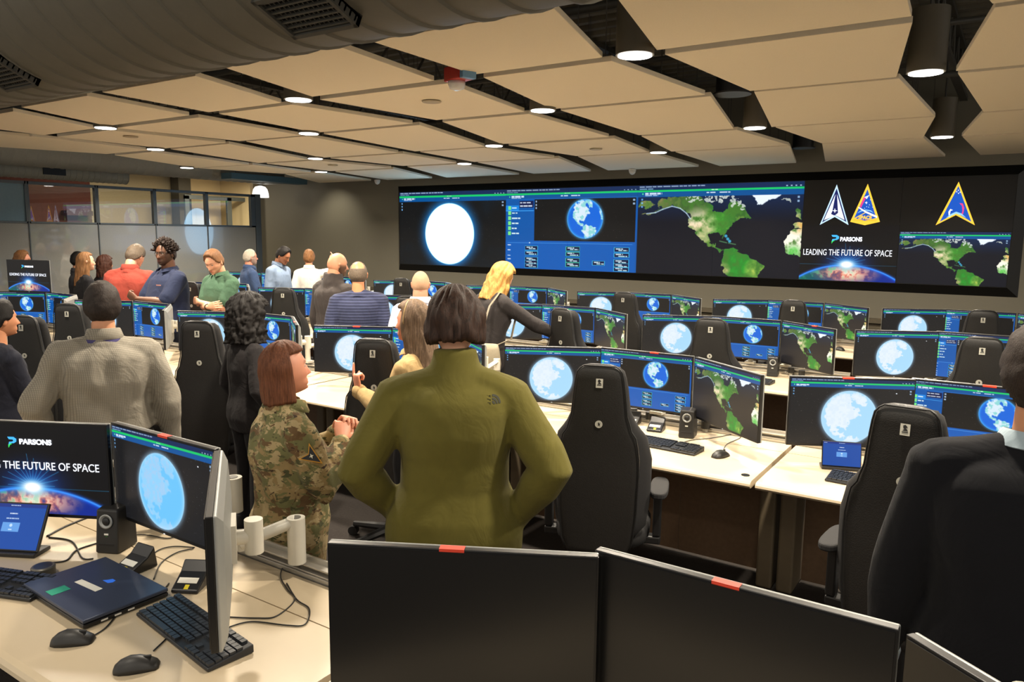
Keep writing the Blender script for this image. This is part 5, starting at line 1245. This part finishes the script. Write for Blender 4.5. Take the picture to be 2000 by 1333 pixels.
        if sleeve >= 1.0:
            for sd in (1, -1):
                S_, E_, W_ = arms[sd]; d = (W_-E_).normalized(); M = MB(); M.tube([W_-d*.028, W_-d*.020, W_+d*.006, W_+d*.010], [.036+g_*.5, .0385+g_*.5, .0375+g_*.5, .032], 18).build('cuff', undershirt or topm, t, smooth=60)
    if trouserm:
        M = MB(); torso(M, -.002, .80, 1.06)
        for sx_ in (-1, 1): M.tube([(sx_*.085*b, 0, .93), (sx_*.09*b, .005, .80), (sx_*.093, .012, .50), (sx_*.095, -.008, .13), (sx_*.095, -.01, .045)], [.098*b, .096*b, .072, .062, .064], 18)
        tm = grow(M, .016, 3, .004, seed=50+len(PEOPLE)); tm.polygons.foreach_set('use_smooth', [True]*len(tm.polygons)); link('trousers', tm, trouserm, t)
        M = MB(); rs = [];
        for k, (z, g_) in enumerate(((1.035, .006), (1.037, .009), (1.068, .009), (1.070, .006))):
            q = [q for q in T if abs(q[0]-1.05) < .001][0]; rs.append([tuple(U((math.cos(a)*(q[1]+g_), q[3]+math.sin(a)*(q[2]+g_), z-.02))) for a in [2*PI*j/32 for j in range(32)]])
        M.rings(rs).build('belt', m_belt, t, smooth=50)
        for sx_ in (-1, 1):
            M = MB(); rs = [sring(w_, y0, y1, z, e_=2.6, dx=sx_*.095) for z, w_, y0, y1 in ((.0, .045, -.10, .18), (.02, .048, -.105, .185), (.045, .044, -.10, .165), (.07, .04, -.09, .07), (.095, .038, -.08, .03))]
            M.rings(rs).build('shoe', m_rub, t, smooth=60)
    if hair is not None:
        hs = hair if isinstance(hair, list) else [hair]
        M = MB()
        for h_ in hs: M.M = HM; M.add(h_.v, h_.f)
        o = M.build('hair', hairm, t, smooth=True)
    if extra: extra(t, HM, U, arms, RL)
    PEOPLE.append(t); return t
m_belt = mat('dark_belt_leather', (54, 38, 26), 0.4)
def cloth(name, rgb, rough=.85, var=.08, scale=18, bump=.25, bscale=900, wr=.42):
    if 'cloth_'+name in MATS: return MATS['cloth_'+name]
    m = mat('cloth_'+name, rgb, rough, var=var, scale=scale, bump=bump, bscale=bscale, spec=.25); nt = m.node_tree; b = nt.nodes['Principled BSDF']
    b.inputs['Sheen Weight'].default_value = .04
    tc = nt.nodes.new('ShaderNodeTexCoord'); n = nt.nodes.new('ShaderNodeTexNoise'); n.inputs['Scale'].default_value = 7; n.inputs['Detail'].default_value = 3; n.inputs['Distortion'].default_value = 1.6
    mp = nt.nodes.new('ShaderNodeMapping'); mp.inputs['Scale'].default_value = (1, 1, .7); nt.links.new(tc.outputs['Object'], mp.inputs[0]); nt.links.new(mp.outputs[0], n.inputs['Vector'])
    bp = nt.nodes.new('ShaderNodeBump'); bp.inputs['Strength'].default_value = wr; bp.inputs['Distance'].default_value = .03
    old = b.inputs['Normal'].links[0].from_node; nt.links.new(n.outputs['Fac'], bp.inputs['Height']); nt.links.new(bp.outputs[0], old.inputs['Normal']); return m
def pattern_cloth(name, base, line_, mode, pitch, width=.3):
    m = cloth(name, base); nt = m.node_tree; b = nt.nodes['Principled BSDF']; old = b.inputs['Base Color'].links[0].from_socket
    tc = nt.nodes.new('ShaderNodeTexCoord'); sp = nt.nodes.new('ShaderNodeSeparateXYZ'); nt.links.new(tc.outputs['Object'], sp.inputs[0])
    def stripes(sock):
        a = nt.nodes.new('ShaderNodeMath'); a.operation = 'DIVIDE'; a.inputs[1].default_value = pitch; nt.links.new(sock, a.inputs[0])
        f_ = nt.nodes.new('ShaderNodeMath'); f_.operation = 'FRACT'; nt.links.new(a.outputs[0], f_.inputs[0])
        c = nt.nodes.new('ShaderNodeMath'); c.operation = 'LESS_THAN'; c.inputs[1].default_value = width; nt.links.new(f_.outputs[0], c.inputs[0]); return c.outputs[0]
    if mode == 'stripe': fac = stripes(sp.outputs[2])
    else:
        ad = nt.nodes.new('ShaderNodeMath'); ad.operation = 'ADD'; nt.links.new(sp.outputs[0], ad.inputs[0])
        ml = nt.nodes.new('ShaderNodeMath'); ml.operation = 'MULTIPLY'; ml.inputs[1].default_value = .4; nt.links.new(sp.outputs[1], ml.inputs[0]); nt.links.new(ml.outputs[0], ad.inputs[1])
        mxx = nt.nodes.new('ShaderNodeMath'); mxx.operation = 'MAXIMUM'; nt.links.new(stripes(sp.outputs[2]), mxx.inputs[0]); nt.links.new(stripes(ad.outputs[0]), mxx.inputs[1]); fac = mxx.outputs[0]
    mx = nt.nodes.new('ShaderNodeMix'); mx.data_type = 'RGBA'; nt.links.new(fac, mx.inputs[0]); nt.links.new(old, mx.inputs[6]); mx.inputs[7].default_value = (*lin(line_), 1); nt.links.new(mx.outputs[2], b.inputs['Base Color']); return m
def camo():
    m = cloth('camouflage', (138, 118, 80)); nt = m.node_tree; b = nt.nodes['Principled BSDF']; cur = b.inputs['Base Color'].links[0].from_socket
    tc = nt.nodes.new('ShaderNodeTexCoord')
    for i, (c, sc_, th, off) in enumerate((((104, 102, 66), 7, .50, 0), ((160, 142, 104), 11, .56, 3), ((96, 74, 48), 9, .585, 7), ((72, 72, 46), 15, .61, 11), ((166, 148, 112), 20, .64, 17), ((58, 44, 32), 22, .655, 23))):
        mp = nt.nodes.new('ShaderNodeMapping'); mp.inputs['Location'].default_value = (off, off*1.7, 0); mp.inputs['Scale'].default_value = (1, 1, 1.7); nt.links.new(tc.outputs['Object'], mp.inputs[0])
        n = nt.nodes.new('ShaderNodeTexNoise'); n.inputs['Scale'].default_value = sc_; n.inputs['Detail'].default_value = 3.5; n.inputs['Roughness'].default_value = .62; n.inputs['Distortion'].default_value = .5; nt.links.new(mp.outputs[0], n.inputs['Vector'])
        g = nt.nodes.new('ShaderNodeMapRange'); g.inputs['From Min'].default_value = th-.012; g.inputs['From Max'].default_value = th+.012; nt.links.new(n.outputs['Fac'], g.inputs['Value'])
        mx = nt.nodes.new('ShaderNodeMix'); mx.data_type = 'RGBA'; nt.links.new(g.outputs[0], mx.inputs[0]); nt.links.new(cur, mx.inputs[6]); mx.inputs[7].default_value = (*lin(c), 1); cur = mx.outputs[2]
    nt.links.new(cur, b.inputs['Base Color']); return m
def glasses(t, HM, dark=True):
    M = MB(); M.M = HM
    for s_ in (-1, 1):
        pts = [(s_*.033+math.cos(a)*.024, .098-abs(math.cos(a))*.002-.012*(s_*.033+math.cos(a)*.024)**2/.003, .008+math.sin(a)*.018) for a in [2*PI*j/20 for j in range(21)]]
        M.tube(pts, .0016, 6); M.tube([(s_*.057, .085, .014), (s_*.078, .05, .012), (s_*.083, -.005, .008)], .0014, 6)
    M.tube([(-.010, .099, .012), (0, .102, .015), (.010, .099, .012)], .0016, 6); M.build('glasses', m_rub, t, smooth=True)
def face_dir(px_, beta):                     # rotation about z so that +y faces beta degrees clockwise from the sight line
    r_ = sight(px_, 600); a = math.atan2(r_.x, r_.y)+R(beta); return -a
def spot(px_, py_, d): p = at_depth(px_, py_, d); return p
H_BROWN, H_DARK, H_BLACK = hair_mat('hair_brown', (74, 46, 30), .45), hair_mat('hair_dark_brown', (42, 26, 18), .6), hair_mat('hair_black', (20, 17, 16), .5, sc=(90, 90, 60))
H_BLOND, H_SANDY, H_GREY, H_WHITE = hair_mat('hair_golden_blonde', (178, 132, 72), .45), hair_mat('hair_sandy', (118, 84, 58), .3), hair_mat('hair_grey_brown', (96, 84, 72), .35, sc=(90, 90, 40)), hair_mat('hair_short_grey', (176, 140, 112), .15, sc=(120, 120, 120))
H_LIGHT = hair_mat('hair_light_brown', (122, 84, 52), .45); H_ASH = hair_mat('hair_ash_brown', (104, 84, 66), .45); H_BUZZ = hair_mat('hair_dark_short', (44, 34, 28), .35, sc=(110, 110, 60))
T_BLACK, T_NAVYT, T_KHAKI, T_GREYT = cloth('black_trousers', (24, 23, 25)), cloth('navy_trousers', (26, 28, 38)), cloth('khaki_trousers', (186, 150, 100)), cloth('charcoal_trousers', (44, 38, 34))
F_LIGHT, F_PALE, F_BROWN, F_TAN, F_RED = (212, 150, 118), (222, 166, 136), (96, 62, 42), (188, 132, 98), (206, 136, 108)
def P_(px_, htop, d, beta, label, zt=None, **k):
    p = at_depth(px_, htop, d); kw = dict(k); dh = kw.pop('dh', 0.0)
    return person(label, (p.x, p.y), face_dir(px_, beta), H=kw.pop('H', max(1.4, p.z-dh)), **kw)
HANG = dict(wrist=(.27, .04, .87))
# 1 green fleece jacket, hands at the hips
m_green = cloth('olive_green_fleece', (90, 84, 34), .9, bscale=1400, wr=.28)
def ex_green(t, HM, U, arms, RL):
    # small dark dome-shaped mark with three word lines on the back of the right shoulder
    top = [c for c in t.children if c.name.startswith('jacket')][0]; md = mat('jacket_mark_thread', (34, 36, 20), .8)
    bpy.context.view_layer.update()
    from mathutils.bvhtree import BVHTree
    bv = BVHTree.FromPolygons([v.co for v in top.data.vertices], [tuple(p.vertices) for p in top.data.polygons])
    def put(x, z):
        h = bv.ray_cast(U((x, -.6, z)), Vector((0, 1, 0))); return (h[0]+h[1]*.0015) if h[0] else U((x, -.15, z))
    G = MB(); cx_, cz_ = .118, 1.385
    for r0, r1 in ((.004, .011), (.014, .020), (.023, .030)):
        n = 10; A = [put(cx_+.016+math.cos(PI/2*i/n)*r0, cz_-.012+math.sin(PI/2*i/n)*r0) for i in range(n+1)]; B = [put(cx_+.016+math.cos(PI/2*i/n)*r1, cz_-.012+math.sin(PI/2*i/n)*r1) for i in range(n+1)]
        G.add(A+B, [(i, i+1, n+2+i, n+1+i) for i in range(n)])
    o = G.build('dome_mark', md, t)
    for i, s_ in enumerate(('THE', 'NORTH', 'FACE')):
        c = put(cx_+.011-.0, cz_+.012-i*.0105); o = text('mark_word', s_, .0105, md, t, Matrix.Translation(c+Vector((0, -.0015, 0))) @ FACE, .0004, align='RIGHT')
P_(888, 553, 2.62, 2, 'person in olive green fleece jacket, brown bob, seen from behind', build=1.26, female=True, sh_z=1.362, shw=1.14, armr=1.10, hair=hair_long(.070, vol=.038, open_a=.9, seed=3, wave=.016, flare=.05, line_z=.06, round_=.5), hairm=H_DARK, topm=m_green, collar='jacket', trouserm=T_BLACK,
   armR=dict(wrist=(.225, -.02, .925), hint=(1, -.75, 0)), armL=dict(wrist=(.225, .06, .925), hint=(1, -.75, 0)), handR=dict(curl=.5, dir=(-.5, .7, -.5), palm=(-.6, -.4, -.3)), handL=dict(curl=.6, dir=(.5, .8, -.4), palm=(1, 0, 0)), hem=.80, hem_w=.02, loose=1.6, fold=.0028, extra=ex_green, dh=.035, head=(0, R(-10), 0))
# 2 woman in camouflage uniform
M_CAMO = camo()
def ex_camo(t, HM, U, arms, RL):
    S_, E_, W_ = arms[1]; d = (E_-S_).normalized(); c = S_.lerp(E_, .36); o = Vector((1, .0, 0)); o = (o-d*o.dot(d)).normalized()
    up = -d; sx = up.cross(o); M = Matrix(((sx.x, up.x, o.x, 0), (sx.y, up.y, o.y, 0), (sx.z, up.z, o.z, 0), (0, 0, 0, 1))); M.translation = c+o*.078
    for nm, sc_, m_, dz in (('patch_border', 1.0, g_patch, 0), ('patch_field', .80, mat('patch_navy', (44, 46, 52), .8), .002)):
        G = MB(); G.M = M @ Matrix.Rotation(R(-150), 4, 'Z'); G.prism([(0, .062*sc_), (.040*sc_, -.040*sc_), (0, -.016*sc_), (-.040*sc_, -.040*sc_)], dz, dz+.002); G.build(nm, m_, t)
    G = MB(); G.M = M; G.prism([(0, .012), (.003, .003), (.010, 0), (.003, -.003), (0, -.012), (-.003, -.003), (-.010, 0), (-.003, .003)], .0035, .005).build('patch_star', m_paper, t)
g_patch = mat('patch_gold_thread', (206, 150, 52), .7)
P_(553, 664, 2.82, 72, 'woman in camouflage uniform with brown bob, hands clasped, in profile', build=1.06, female=True, skin=(206, 140, 112), hair=hair_long(.135, vol=.020, open_a=1.42, seed=5, wave=.008, flare=.03, line_z=.074), hairm=hair_mat('hair_auburn', (92, 54, 34), .4), topm=M_CAMO, collar='shirt', trouserm=M_CAMO,
   armR=dict(wrist=(.070, .235, 1.285), hint=(.5, -.25, -1)), armL=dict(wrist=(.055, .265, 1.30), hint=(.5, -.2, -1)), handR=dict(curl=.72, dir=(-.45, .25, .75), palm=(-.8, .1, -.3)), handL=dict(curl=.72, dir=(.40, .3, .75), palm=(.8, .0, -.3)), hem=.74, hem_w=.01, loose=1.5, fold=.007, extra=ex_camo, head=(0, R(6), 0), dh=.02, chub=.5, belly=.02)
# 3 man in checked shirt
def ex_gray(t, HM, U, arms, RL):
    pts = [U((math.cos(a)*.079, math.sin(a)*.075-.012, 1.492-.03*abs(math.sin(a/2-PI/4))*0+.0)) for a in [2*PI*j/30 for j in range(31)]]
    M = MB()
    rs = []
    for a in [2*PI*j/40 for j in range(41)]:
        c, s_ = math.cos(a), math.sin(a); z = 1.462-.10*max(0, s_)**1.5; r_ = .088+.03*max(0, s_)
        rs.append([tuple(U((c*(r_+dr), s_*(r_+dr)*.95-.012, z+dz))) for dr, dz in ((0, .008), (.003, .008), (.008, -.008), (.005, -.008))])
    M.rings(rs).build('lanyard', mat('purple_lanyard', (46, 40, 92), .7), t, smooth=50)
P_(197, 556, 3.7, 3, 'man in light checked shirt with purple lanyard, seen from behind', build=1.20, skin=(190, 134, 100), hair=hair_cap(.013, .005, 30, top=.008, seed=2), hairm=hair_mat('hair_near_black', (36, 28, 24), .4, sc=(70, 70, 30)), topm=pattern_cloth('checked_shirt', (136, 130, 117), (110, 105, 96), 'check', .0085, .3),
   trouserm=T_GREYT, armR=dict(wrist=(.30, .02, .86), hint=(.6, -.8, 0)), armL=dict(wrist=(.29, .04, .90), hint=(.7, -.7, 0)), handR=dict(curl=.4), handL=dict(curl=.5), hem=.98, loose=2.0, fold=.008, belly=.03, extra=ex_gray)
# 4 curly haired woman in black blazer
P_(478, 572, 4.7, 62, 'woman with big curly black hair and dark blazer, face in profile', build=.98, female=True, skin=(150, 96, 68), hair=hair_long(.19, vol=.072, open_a=1.02, seed=8, wave=.02, curl=.020, flare=.06, line_z=.070, nu=96, nscale=1.6), hairm=H_BLACK, topm=cloth('black_blazer', (30, 27, 28)), collar='suit', trouserm=T_BLACK,
   armR=dict(wrist=(.25, .10, .90)), armL=dict(wrist=(.24, .1, .9)), hem=.78, loose=1.2, extra=lambda t, HM, U, a, RL: glasses(t, HM), dh=.05)
# 5 man in navy suit, right edge
P_(2054, 640, 1.70, -8, 'man in dark navy suit at the right edge, seen from behind', build=1.22, skin=F_TAN, hair=hair_cap(.014, .005, 30, top=.008, seed=4), hairm=H_BUZZ, topm=cloth('navy_suit', (8, 9, 15), .95, bscale=1200, wr=.2), collar='suit', undershirt=cloth('pale_blue_collar', (150, 166, 176)), trouserm=T_NAVYT,
   armR=HANG, armL=dict(wrist=(.30, .03, .84), hint=(1, -.4, 0)), hem=.74, loose=1.7, fold=.004)
# 6 man at the left edge
P_(-8, 592, 4.3, 70, 'man in dark navy sweater standing at the left edge, face in profile', build=1.05, skin=(196, 134, 98), hair=hair_cap(.016, .005, 30, top=.012, seed=6), hairm=H_BLACK, topm=cloth('dark_navy_sweater', (26, 28, 40)), trouserm=T_BLACK, collar='tee',
   armR=dict(wrist=(-.02, .26, 1.10), hint=(.6, -.3, -1)), armL=dict(wrist=(-.03, .24, 1.13), hint=(.6, -.2, -1)), handR=dict(curl=.4, dir=(-1, .2, 0), palm=(0, -1, 0)), handL=dict(curl=.4, dir=(1, .2, 0), palm=(0, -1, 0)), hem=.86, loose=1.5)
# 7 beige jacket woman pointing
def ex_beige(t, HM, U, arms, RL):
    M = MB(); M.M = HM; M.tube([(math.cos(a)*.094, .012, math.sin(a)*.135+.004) for a in [PI*j/24 for j in range(25)]], .0035, 8).build('hair_band', mat('gold_hair_band', (190, 160, 110), .4), t, smooth=True)
P_(812, 592, 3.85, -62, 'woman in beige jacket with long straight hair, pointing a finger up', build=.95, female=True, skin=F_RED, hair=hair_long(.30, vol=.024, open_a=1.12, seed=11, wave=.010, back=.22, flare=.02, line_z=.080), hairm=H_ASH, topm=cloth('beige_jacket', (176, 148, 102)), collar='suit', trouserm=T_BLACK,
   armR=dict(wrist=(.16, -.22, 1.1), hint=(.7, -.6, -.4)), armL=dict(wrist=(.08, .34, 1.22), hint=(.2, -.3, -1)), handL=dict(point=True, dir=(-.05, .15, 1), palm=(.6, -.4, 0), thumb=.7), handR=dict(curl=.5), hem=.80, loose=1.2, extra=ex_beige)
# 8 bald bearded man
P_(652, 494, 7.35, 48, 'bald bearded man in a dark grey zip jacket, looking right', build=1.16, skin=(206, 146, 112), hair=None, topm=cloth('charcoal_jacket', (62, 56, 54)), collar='jacket', trouserm=T_BLACK, beard=((64, 44, 34), .9), near=True,
   armR=dict(wrist=(.28, .06, .86)), armL=dict(wrist=(.27, .06, .86)), hem=.78, hem_w=.03, loose=2.2, fold=.007, head=(R(-22), R(-6), 0), brow=(60, 44, 36), chub=.6)
# 9 striped navy sweater, bald spot
P_(699, 512, 6.6, 4, 'man in striped navy sweater with a bald spot, seen from behind', build=1.16, skin=(196, 132, 92), hair=hair_cap(.007, .002, 60, seed=9, bald=.048), hairm=H_GREY, topm=pattern_cloth('striped_sweater', (58, 64, 92), (34, 38, 60), 'stripe', .026, .45), collar='tee', trouserm=T_NAVYT, armR=HANG, armL=HANG, hem=.86, loose=1.7, fold=.005)
# 10 grey crew cut, pale striped shirt
P_(821, 531, 6.3, 6, 'man with cropped grey hair in pale blue shirt, seen from behind', build=1.12, skin=F_RED, hair=hair_cap(.004, .001, 80, seed=10), hairm=H_WHITE, topm=cloth('pale_blue_shirt', (200, 200, 214)), trouserm=T_NAVYT, armR=HANG, armL=HANG, hem=.98, loose=1.8, chub=.8)
# 11 blonde woman in black suit reaching to a chair
def ex_blonde(t, HM, U, arms, RL):
    m_bag = mat('grey_bag_leather', (142, 132, 110), .55, bump=.3, bscale=60); m_bs = mat('grey_bag_strap', (120, 110, 92), .5)
    M = MB(); M.M = Matrix.Translation((.21, -.20, .98)) @ Matrix.Rotation(R(40), 4, 'Z')
    M.rings([sring(w_, -d_, d_, z, e_=3) for z, w_, d_ in ((-.17, .10, .03), (-.165, .135, .05), (-.06, .145, .055), (.06, .13, .04), (.10, .12, .02), (.105, .10, .01))])
    bag = tag(M.build('shoulder_bag', m_bag, smooth=50), 'grey leather shoulder bag hanging at the blonde woman\'s back', 'bag')
    bag.matrix_world = t.matrix_world.copy() if False else Matrix.Translation(t.location) @ Matrix.Rotation(t.rotation_euler.z, 4, 'Z') @ Matrix.Diagonal((*t.scale, 1))
    S_ = MB(); pts = [(.17, -.22, 1.07), (.17, -.20, 1.22), (.155, -.155, 1.36), (.13, -.05, 1.475), (.12, .06, 1.44), (.15, .14, 1.28), (.22, .08, 1.1), (.26, -.14, 1.06)]
    S_.tube([U(q) if q[2] > 1.2 else Vector(q) for q in pts], .013, 10, ratio=.3, up=(0, 0, 1)).build('bag_strap', m_bs, bag, smooth=True)
    for dz in (-.01,): MB().tube([(.16, -.285, .93), (.22, -.27, .90), (.28, -.22, .93)], .004, 8).build('bag_zip', m_alu, bag, smooth=True)
P_(952, 516, 6.15, 52, 'blonde woman in black suit reaching a hand to a chair top', build=1.02, female=True, lean=R(8), skin=F_PALE, hair=hair_long(.26, vol=.022, open_a=1.15, seed=13, wave=.018, flare=.06, back=-.06, line_z=.074), hairm=H_BLOND, topm=cloth('black_suit_jacket', (48, 44, 44)), collar='suit', undershirt=cloth('white_collar', (226, 222, 214)), trouserm=T_BLACK,
   armR=dict(wrist=(.31, .60, 1.06), hint=(.5, -.2, -1)), armL=dict(wrist=(.20, .12, .92)), handR=dict(curl=.22, spread=.13, dir=(.1, 1, -.25), palm=(0, -.2, -1)), hem=.76, loose=1.2, extra=ex_blonde, head=(0, R(-22), 0), dh=-.04)
# 12 white shirt, arm raised
P_(603, 490, 11.35, 10, 'man in white shirt with right arm raised, far by the wall', near=False, skin=F_LIGHT, hair=hair_cap(.014, .006, 35, top=.012, seed=12), hairm=H_LIGHT, topm=cloth('white_shirt', (232, 226, 216)), trouserm=T_NAVYT,
   armR=dict(wrist=(.36, .28, 1.62), hint=(1, 0, -.3)), armL=HANG, handR=dict(point=True, dir=(-.5, .4, .4), palm=(0, 1, -.3)), hem=.96, loose=1.6, dh=0)
# 13 pale blue shirt, looking down
P_(543, 482, 10.7, 125, 'man in light blue button shirt looking down, far by the wall', near=False, skin=(170, 112, 80), hair=hair_cap(.012, .004, 35, top=.014, seed=14), hairm=H_BLACK, topm=cloth('light_blue_shirt', (122, 140, 166)), trouserm=T_NAVYT,
   armR=dict(wrist=(.20, .16, .92)), armL=dict(wrist=(.20, .18, .92)), hem=.94, loose=1.5, head=(0, R(-30), 0), dh=-.02)
# 14 grey hair, dark blue shirt, glasses
P_(486, 488, 11.0, 72, 'grey-bearded man with glasses in dark blue shirt facing right', near=False, skin=F_RED, hair=hair_cap(.010, .003, 45, seed=15), hairm=hair_mat('hair_silver', (176, 166, 152), .25, sc=(80, 80, 40)), beard=((170, 160, 150), .7), topm=cloth('dark_blue_shirt', (56, 74, 108)), trouserm=T_NAVYT,
   armR=dict(wrist=(.10, .24, 1.08), hint=(.7, -.4, -.8)), armL=dict(wrist=(.06, .26, 1.1), hint=(.6, -.2, -1)), hem=.86, loose=1.6, extra=lambda t, HM, U, a, RL: glasses(t, HM))
# 15 green polo, arms crossed
def ex_watch(t, HM, U, arms, RL):
    S_, E_, W_ = arms[1]; d = (W_-E_).normalized(); MB().tube([W_-d*.035, W_-d*.015], [.0325, .0325], 16).build('watch', m_rub, t, smooth=50)
P_(427, 489, 7.9, -128, 'man in green polo shirt with crossed arms, looking down', build=1.08, skin=(222, 162, 130), hair=hair_cap(.012, .004, 40, top=.014, seed=16), hairm=H_SANDY, topm=cloth('sage_green_polo', (72, 102, 80)), collar='polo', sleeve=.36, trouserm=T_KHAKI,
   armR=dict(wrist=(-.10, .235, 1.15), hint=(.8, -.1, -1)), armL=dict(wrist=(-.08, .20, 1.19), hint=(.8, -.1, -1)), handR=dict(curl=.35, dir=(-1, -.05, .25), palm=(0, -1, 0)), handL=dict(curl=.45, dir=(1, -.1, .1), palm=(0, -1, 0)), hem=.92, loose=1.4, head=(R(14), R(-30), 0), extra=ex_watch, dh=-.03)
# 16 navy polo man with tall hair and glasses
def spikes(seed):
    M = hair_cap(.016, .006, 30, top=.022, seed=seed); r_ = rng(seed)
    for _ in range(620):
        a = r_.rand()*2*PI; t = r_.rand()**.7*1.35; p = head_point(a, t)
        if p.z < tab(HAIRLINE, a)+.01: continue
        n = (p.normalized()+Vector(r_.randn(3)*.30)).normalized(); q = p+n*.030; M.tube([q-n*.015, q+n*.010, q+n*(.018+.012*r_.rand())+Vector(r_.randn(3)*.006)], [.0085, .0065, .003], 5)
    return M
def ex_polo(t, HM, U, arms, RL):
    glasses(t, HM); top = [c for c in t.children if c.name.startswith('polo')][0]
    from mathutils.bvhtree import BVHTree
    bv = BVHTree.FromPolygons([v.co for v in top.data.vertices], [tuple(p.vertices) for p in top.data.polygons]); G = MB()
    for i in range(6):
        x = -.11+i*.011; h = bv.ray_cast(Vector((x, .6, 1.325)), Vector((0, -1, 0)))
        if h[0]: c = h[0]+h[1]*.001; G.box(c.x-.0035, c.x+.0035, c.y-.001, c.y+.001, c.z-.006, c.z+.006)
    G.build('chest_stitching', mat('salmon_thread', (214, 150, 130), .7), t)
P_(324, 462, 7.9, -118, 'tall man in navy polo and glasses with short twisted hair', build=1.20, skin=F_BROWN, lips=(90, 50, 44), hair=spikes(17), hairm=hair_mat('hair_twists', (40, 30, 26), .5, sc=(80, 80, 60)), topm=cloth('navy_polo', (36, 44, 70)), collar='polo', sleeve=.42, trouserm=T_NAVYT, beard=((30, 20, 16), .6),
   armR=dict(wrist=(.06, .36, 1.06), hint=(.8, -.3, -.9)), armL=dict(wrist=(.02, .34, 1.20), hint=(.9, -.2, -.8)), handR=dict(curl=.6, dir=(-.6, .8, 0), palm=(-.5, 0, -.7)), handL=dict(curl=.85, dir=(.7, .4, .4), palm=(.3, -1, 0)), hem=.84, loose=2.0, belly=.05, extra=ex_polo, head=(R(20), R(-3), 0), dh=.06, chub=.6)
# 17 coral red shirt man from behind
P_(252, 478, 8.2, 28, 'man in coral red short-sleeved shirt, seen from behind, looking down', build=1.20, skin=F_PALE, hair=hair_cap(.012, .004, 40, top=.010, seed=18), hairm=H_GREY, topm=cloth('coral_red_shirt', (156, 66, 54)), sleeve=.46, trouserm=T_NAVYT,
   armR=dict(wrist=(.26, .10, .88)), armL=dict(wrist=(.22, .2, .95)), hem=.84, loose=1.9, fold=.006, head=(R(-14), R(-28), 0), dh=-.02)
# 18, 19, 20 women beside them
P_(202, 501, 10.0, 60, 'woman with dark curly hair standing behind the coral shirt man', near=False, female=True, skin=F_TAN, hair=hair_long(.20, vol=.030, open_a=1.05, seed=19, wave=.014, curl=.010, line_z=.072), hairm=hair_mat('hair_dark_auburn', (62, 34, 24), .4), topm=cloth('black_blouse', (30, 28, 32)), collar='tee', trouserm=T_BLACK, hem=.86)
P_(163, 494, 9.1, 74, 'woman with long light brown hair in black tee, smiling in profile', female=True, skin=F_PALE, hair=hair_long(.30, vol=.014, open_a=1.2, seed=20, wave=.010, back=.12, flare=.03, line_z=.078), hairm=hair_mat('hair_ombre_brown', (124, 88, 56), .45), topm=cloth('black_tee', (24, 24, 28)), collar='tee', sleeve=.42, trouserm=T_BLACK,
   armR=dict(wrist=(.22, .08, .86)), hem=.84)
P_(150, 494, 10.4, 80, 'dark-haired person almost hidden behind the long-haired woman', near=False, skin=F_TAN, hair=hair_cap(.014, .004, 30, top=.010, seed=21), hairm=H_BLACK, topm=cloth('dark_grey_shirt', (52, 52, 56)), trouserm=T_BLACK)
# 21 man with glasses behind the slide monitor
P_(38, 492, 9.6, 95, 'man with glasses and dark green sweater behind the upper slide monitor', build=1.15, skin=F_RED, hair=hair_cap(.012, .006, 40, top=.016, seed=22), hairm=H_LIGHT, topm=cloth('dark_green_sweater', (34, 50, 44)), collar='polo', trouserm=T_BLACK, near=False,
   armR=dict(wrist=(.24, .14, .95)), armL=dict(wrist=(.10, .42, 1.05), hint=(.3, -.2, -1)), handL=dict(curl=.4), extra=lambda t, HM, U, a, RL: glasses(t, HM), head=(R(-12), R(-4), 0), chub=.5)
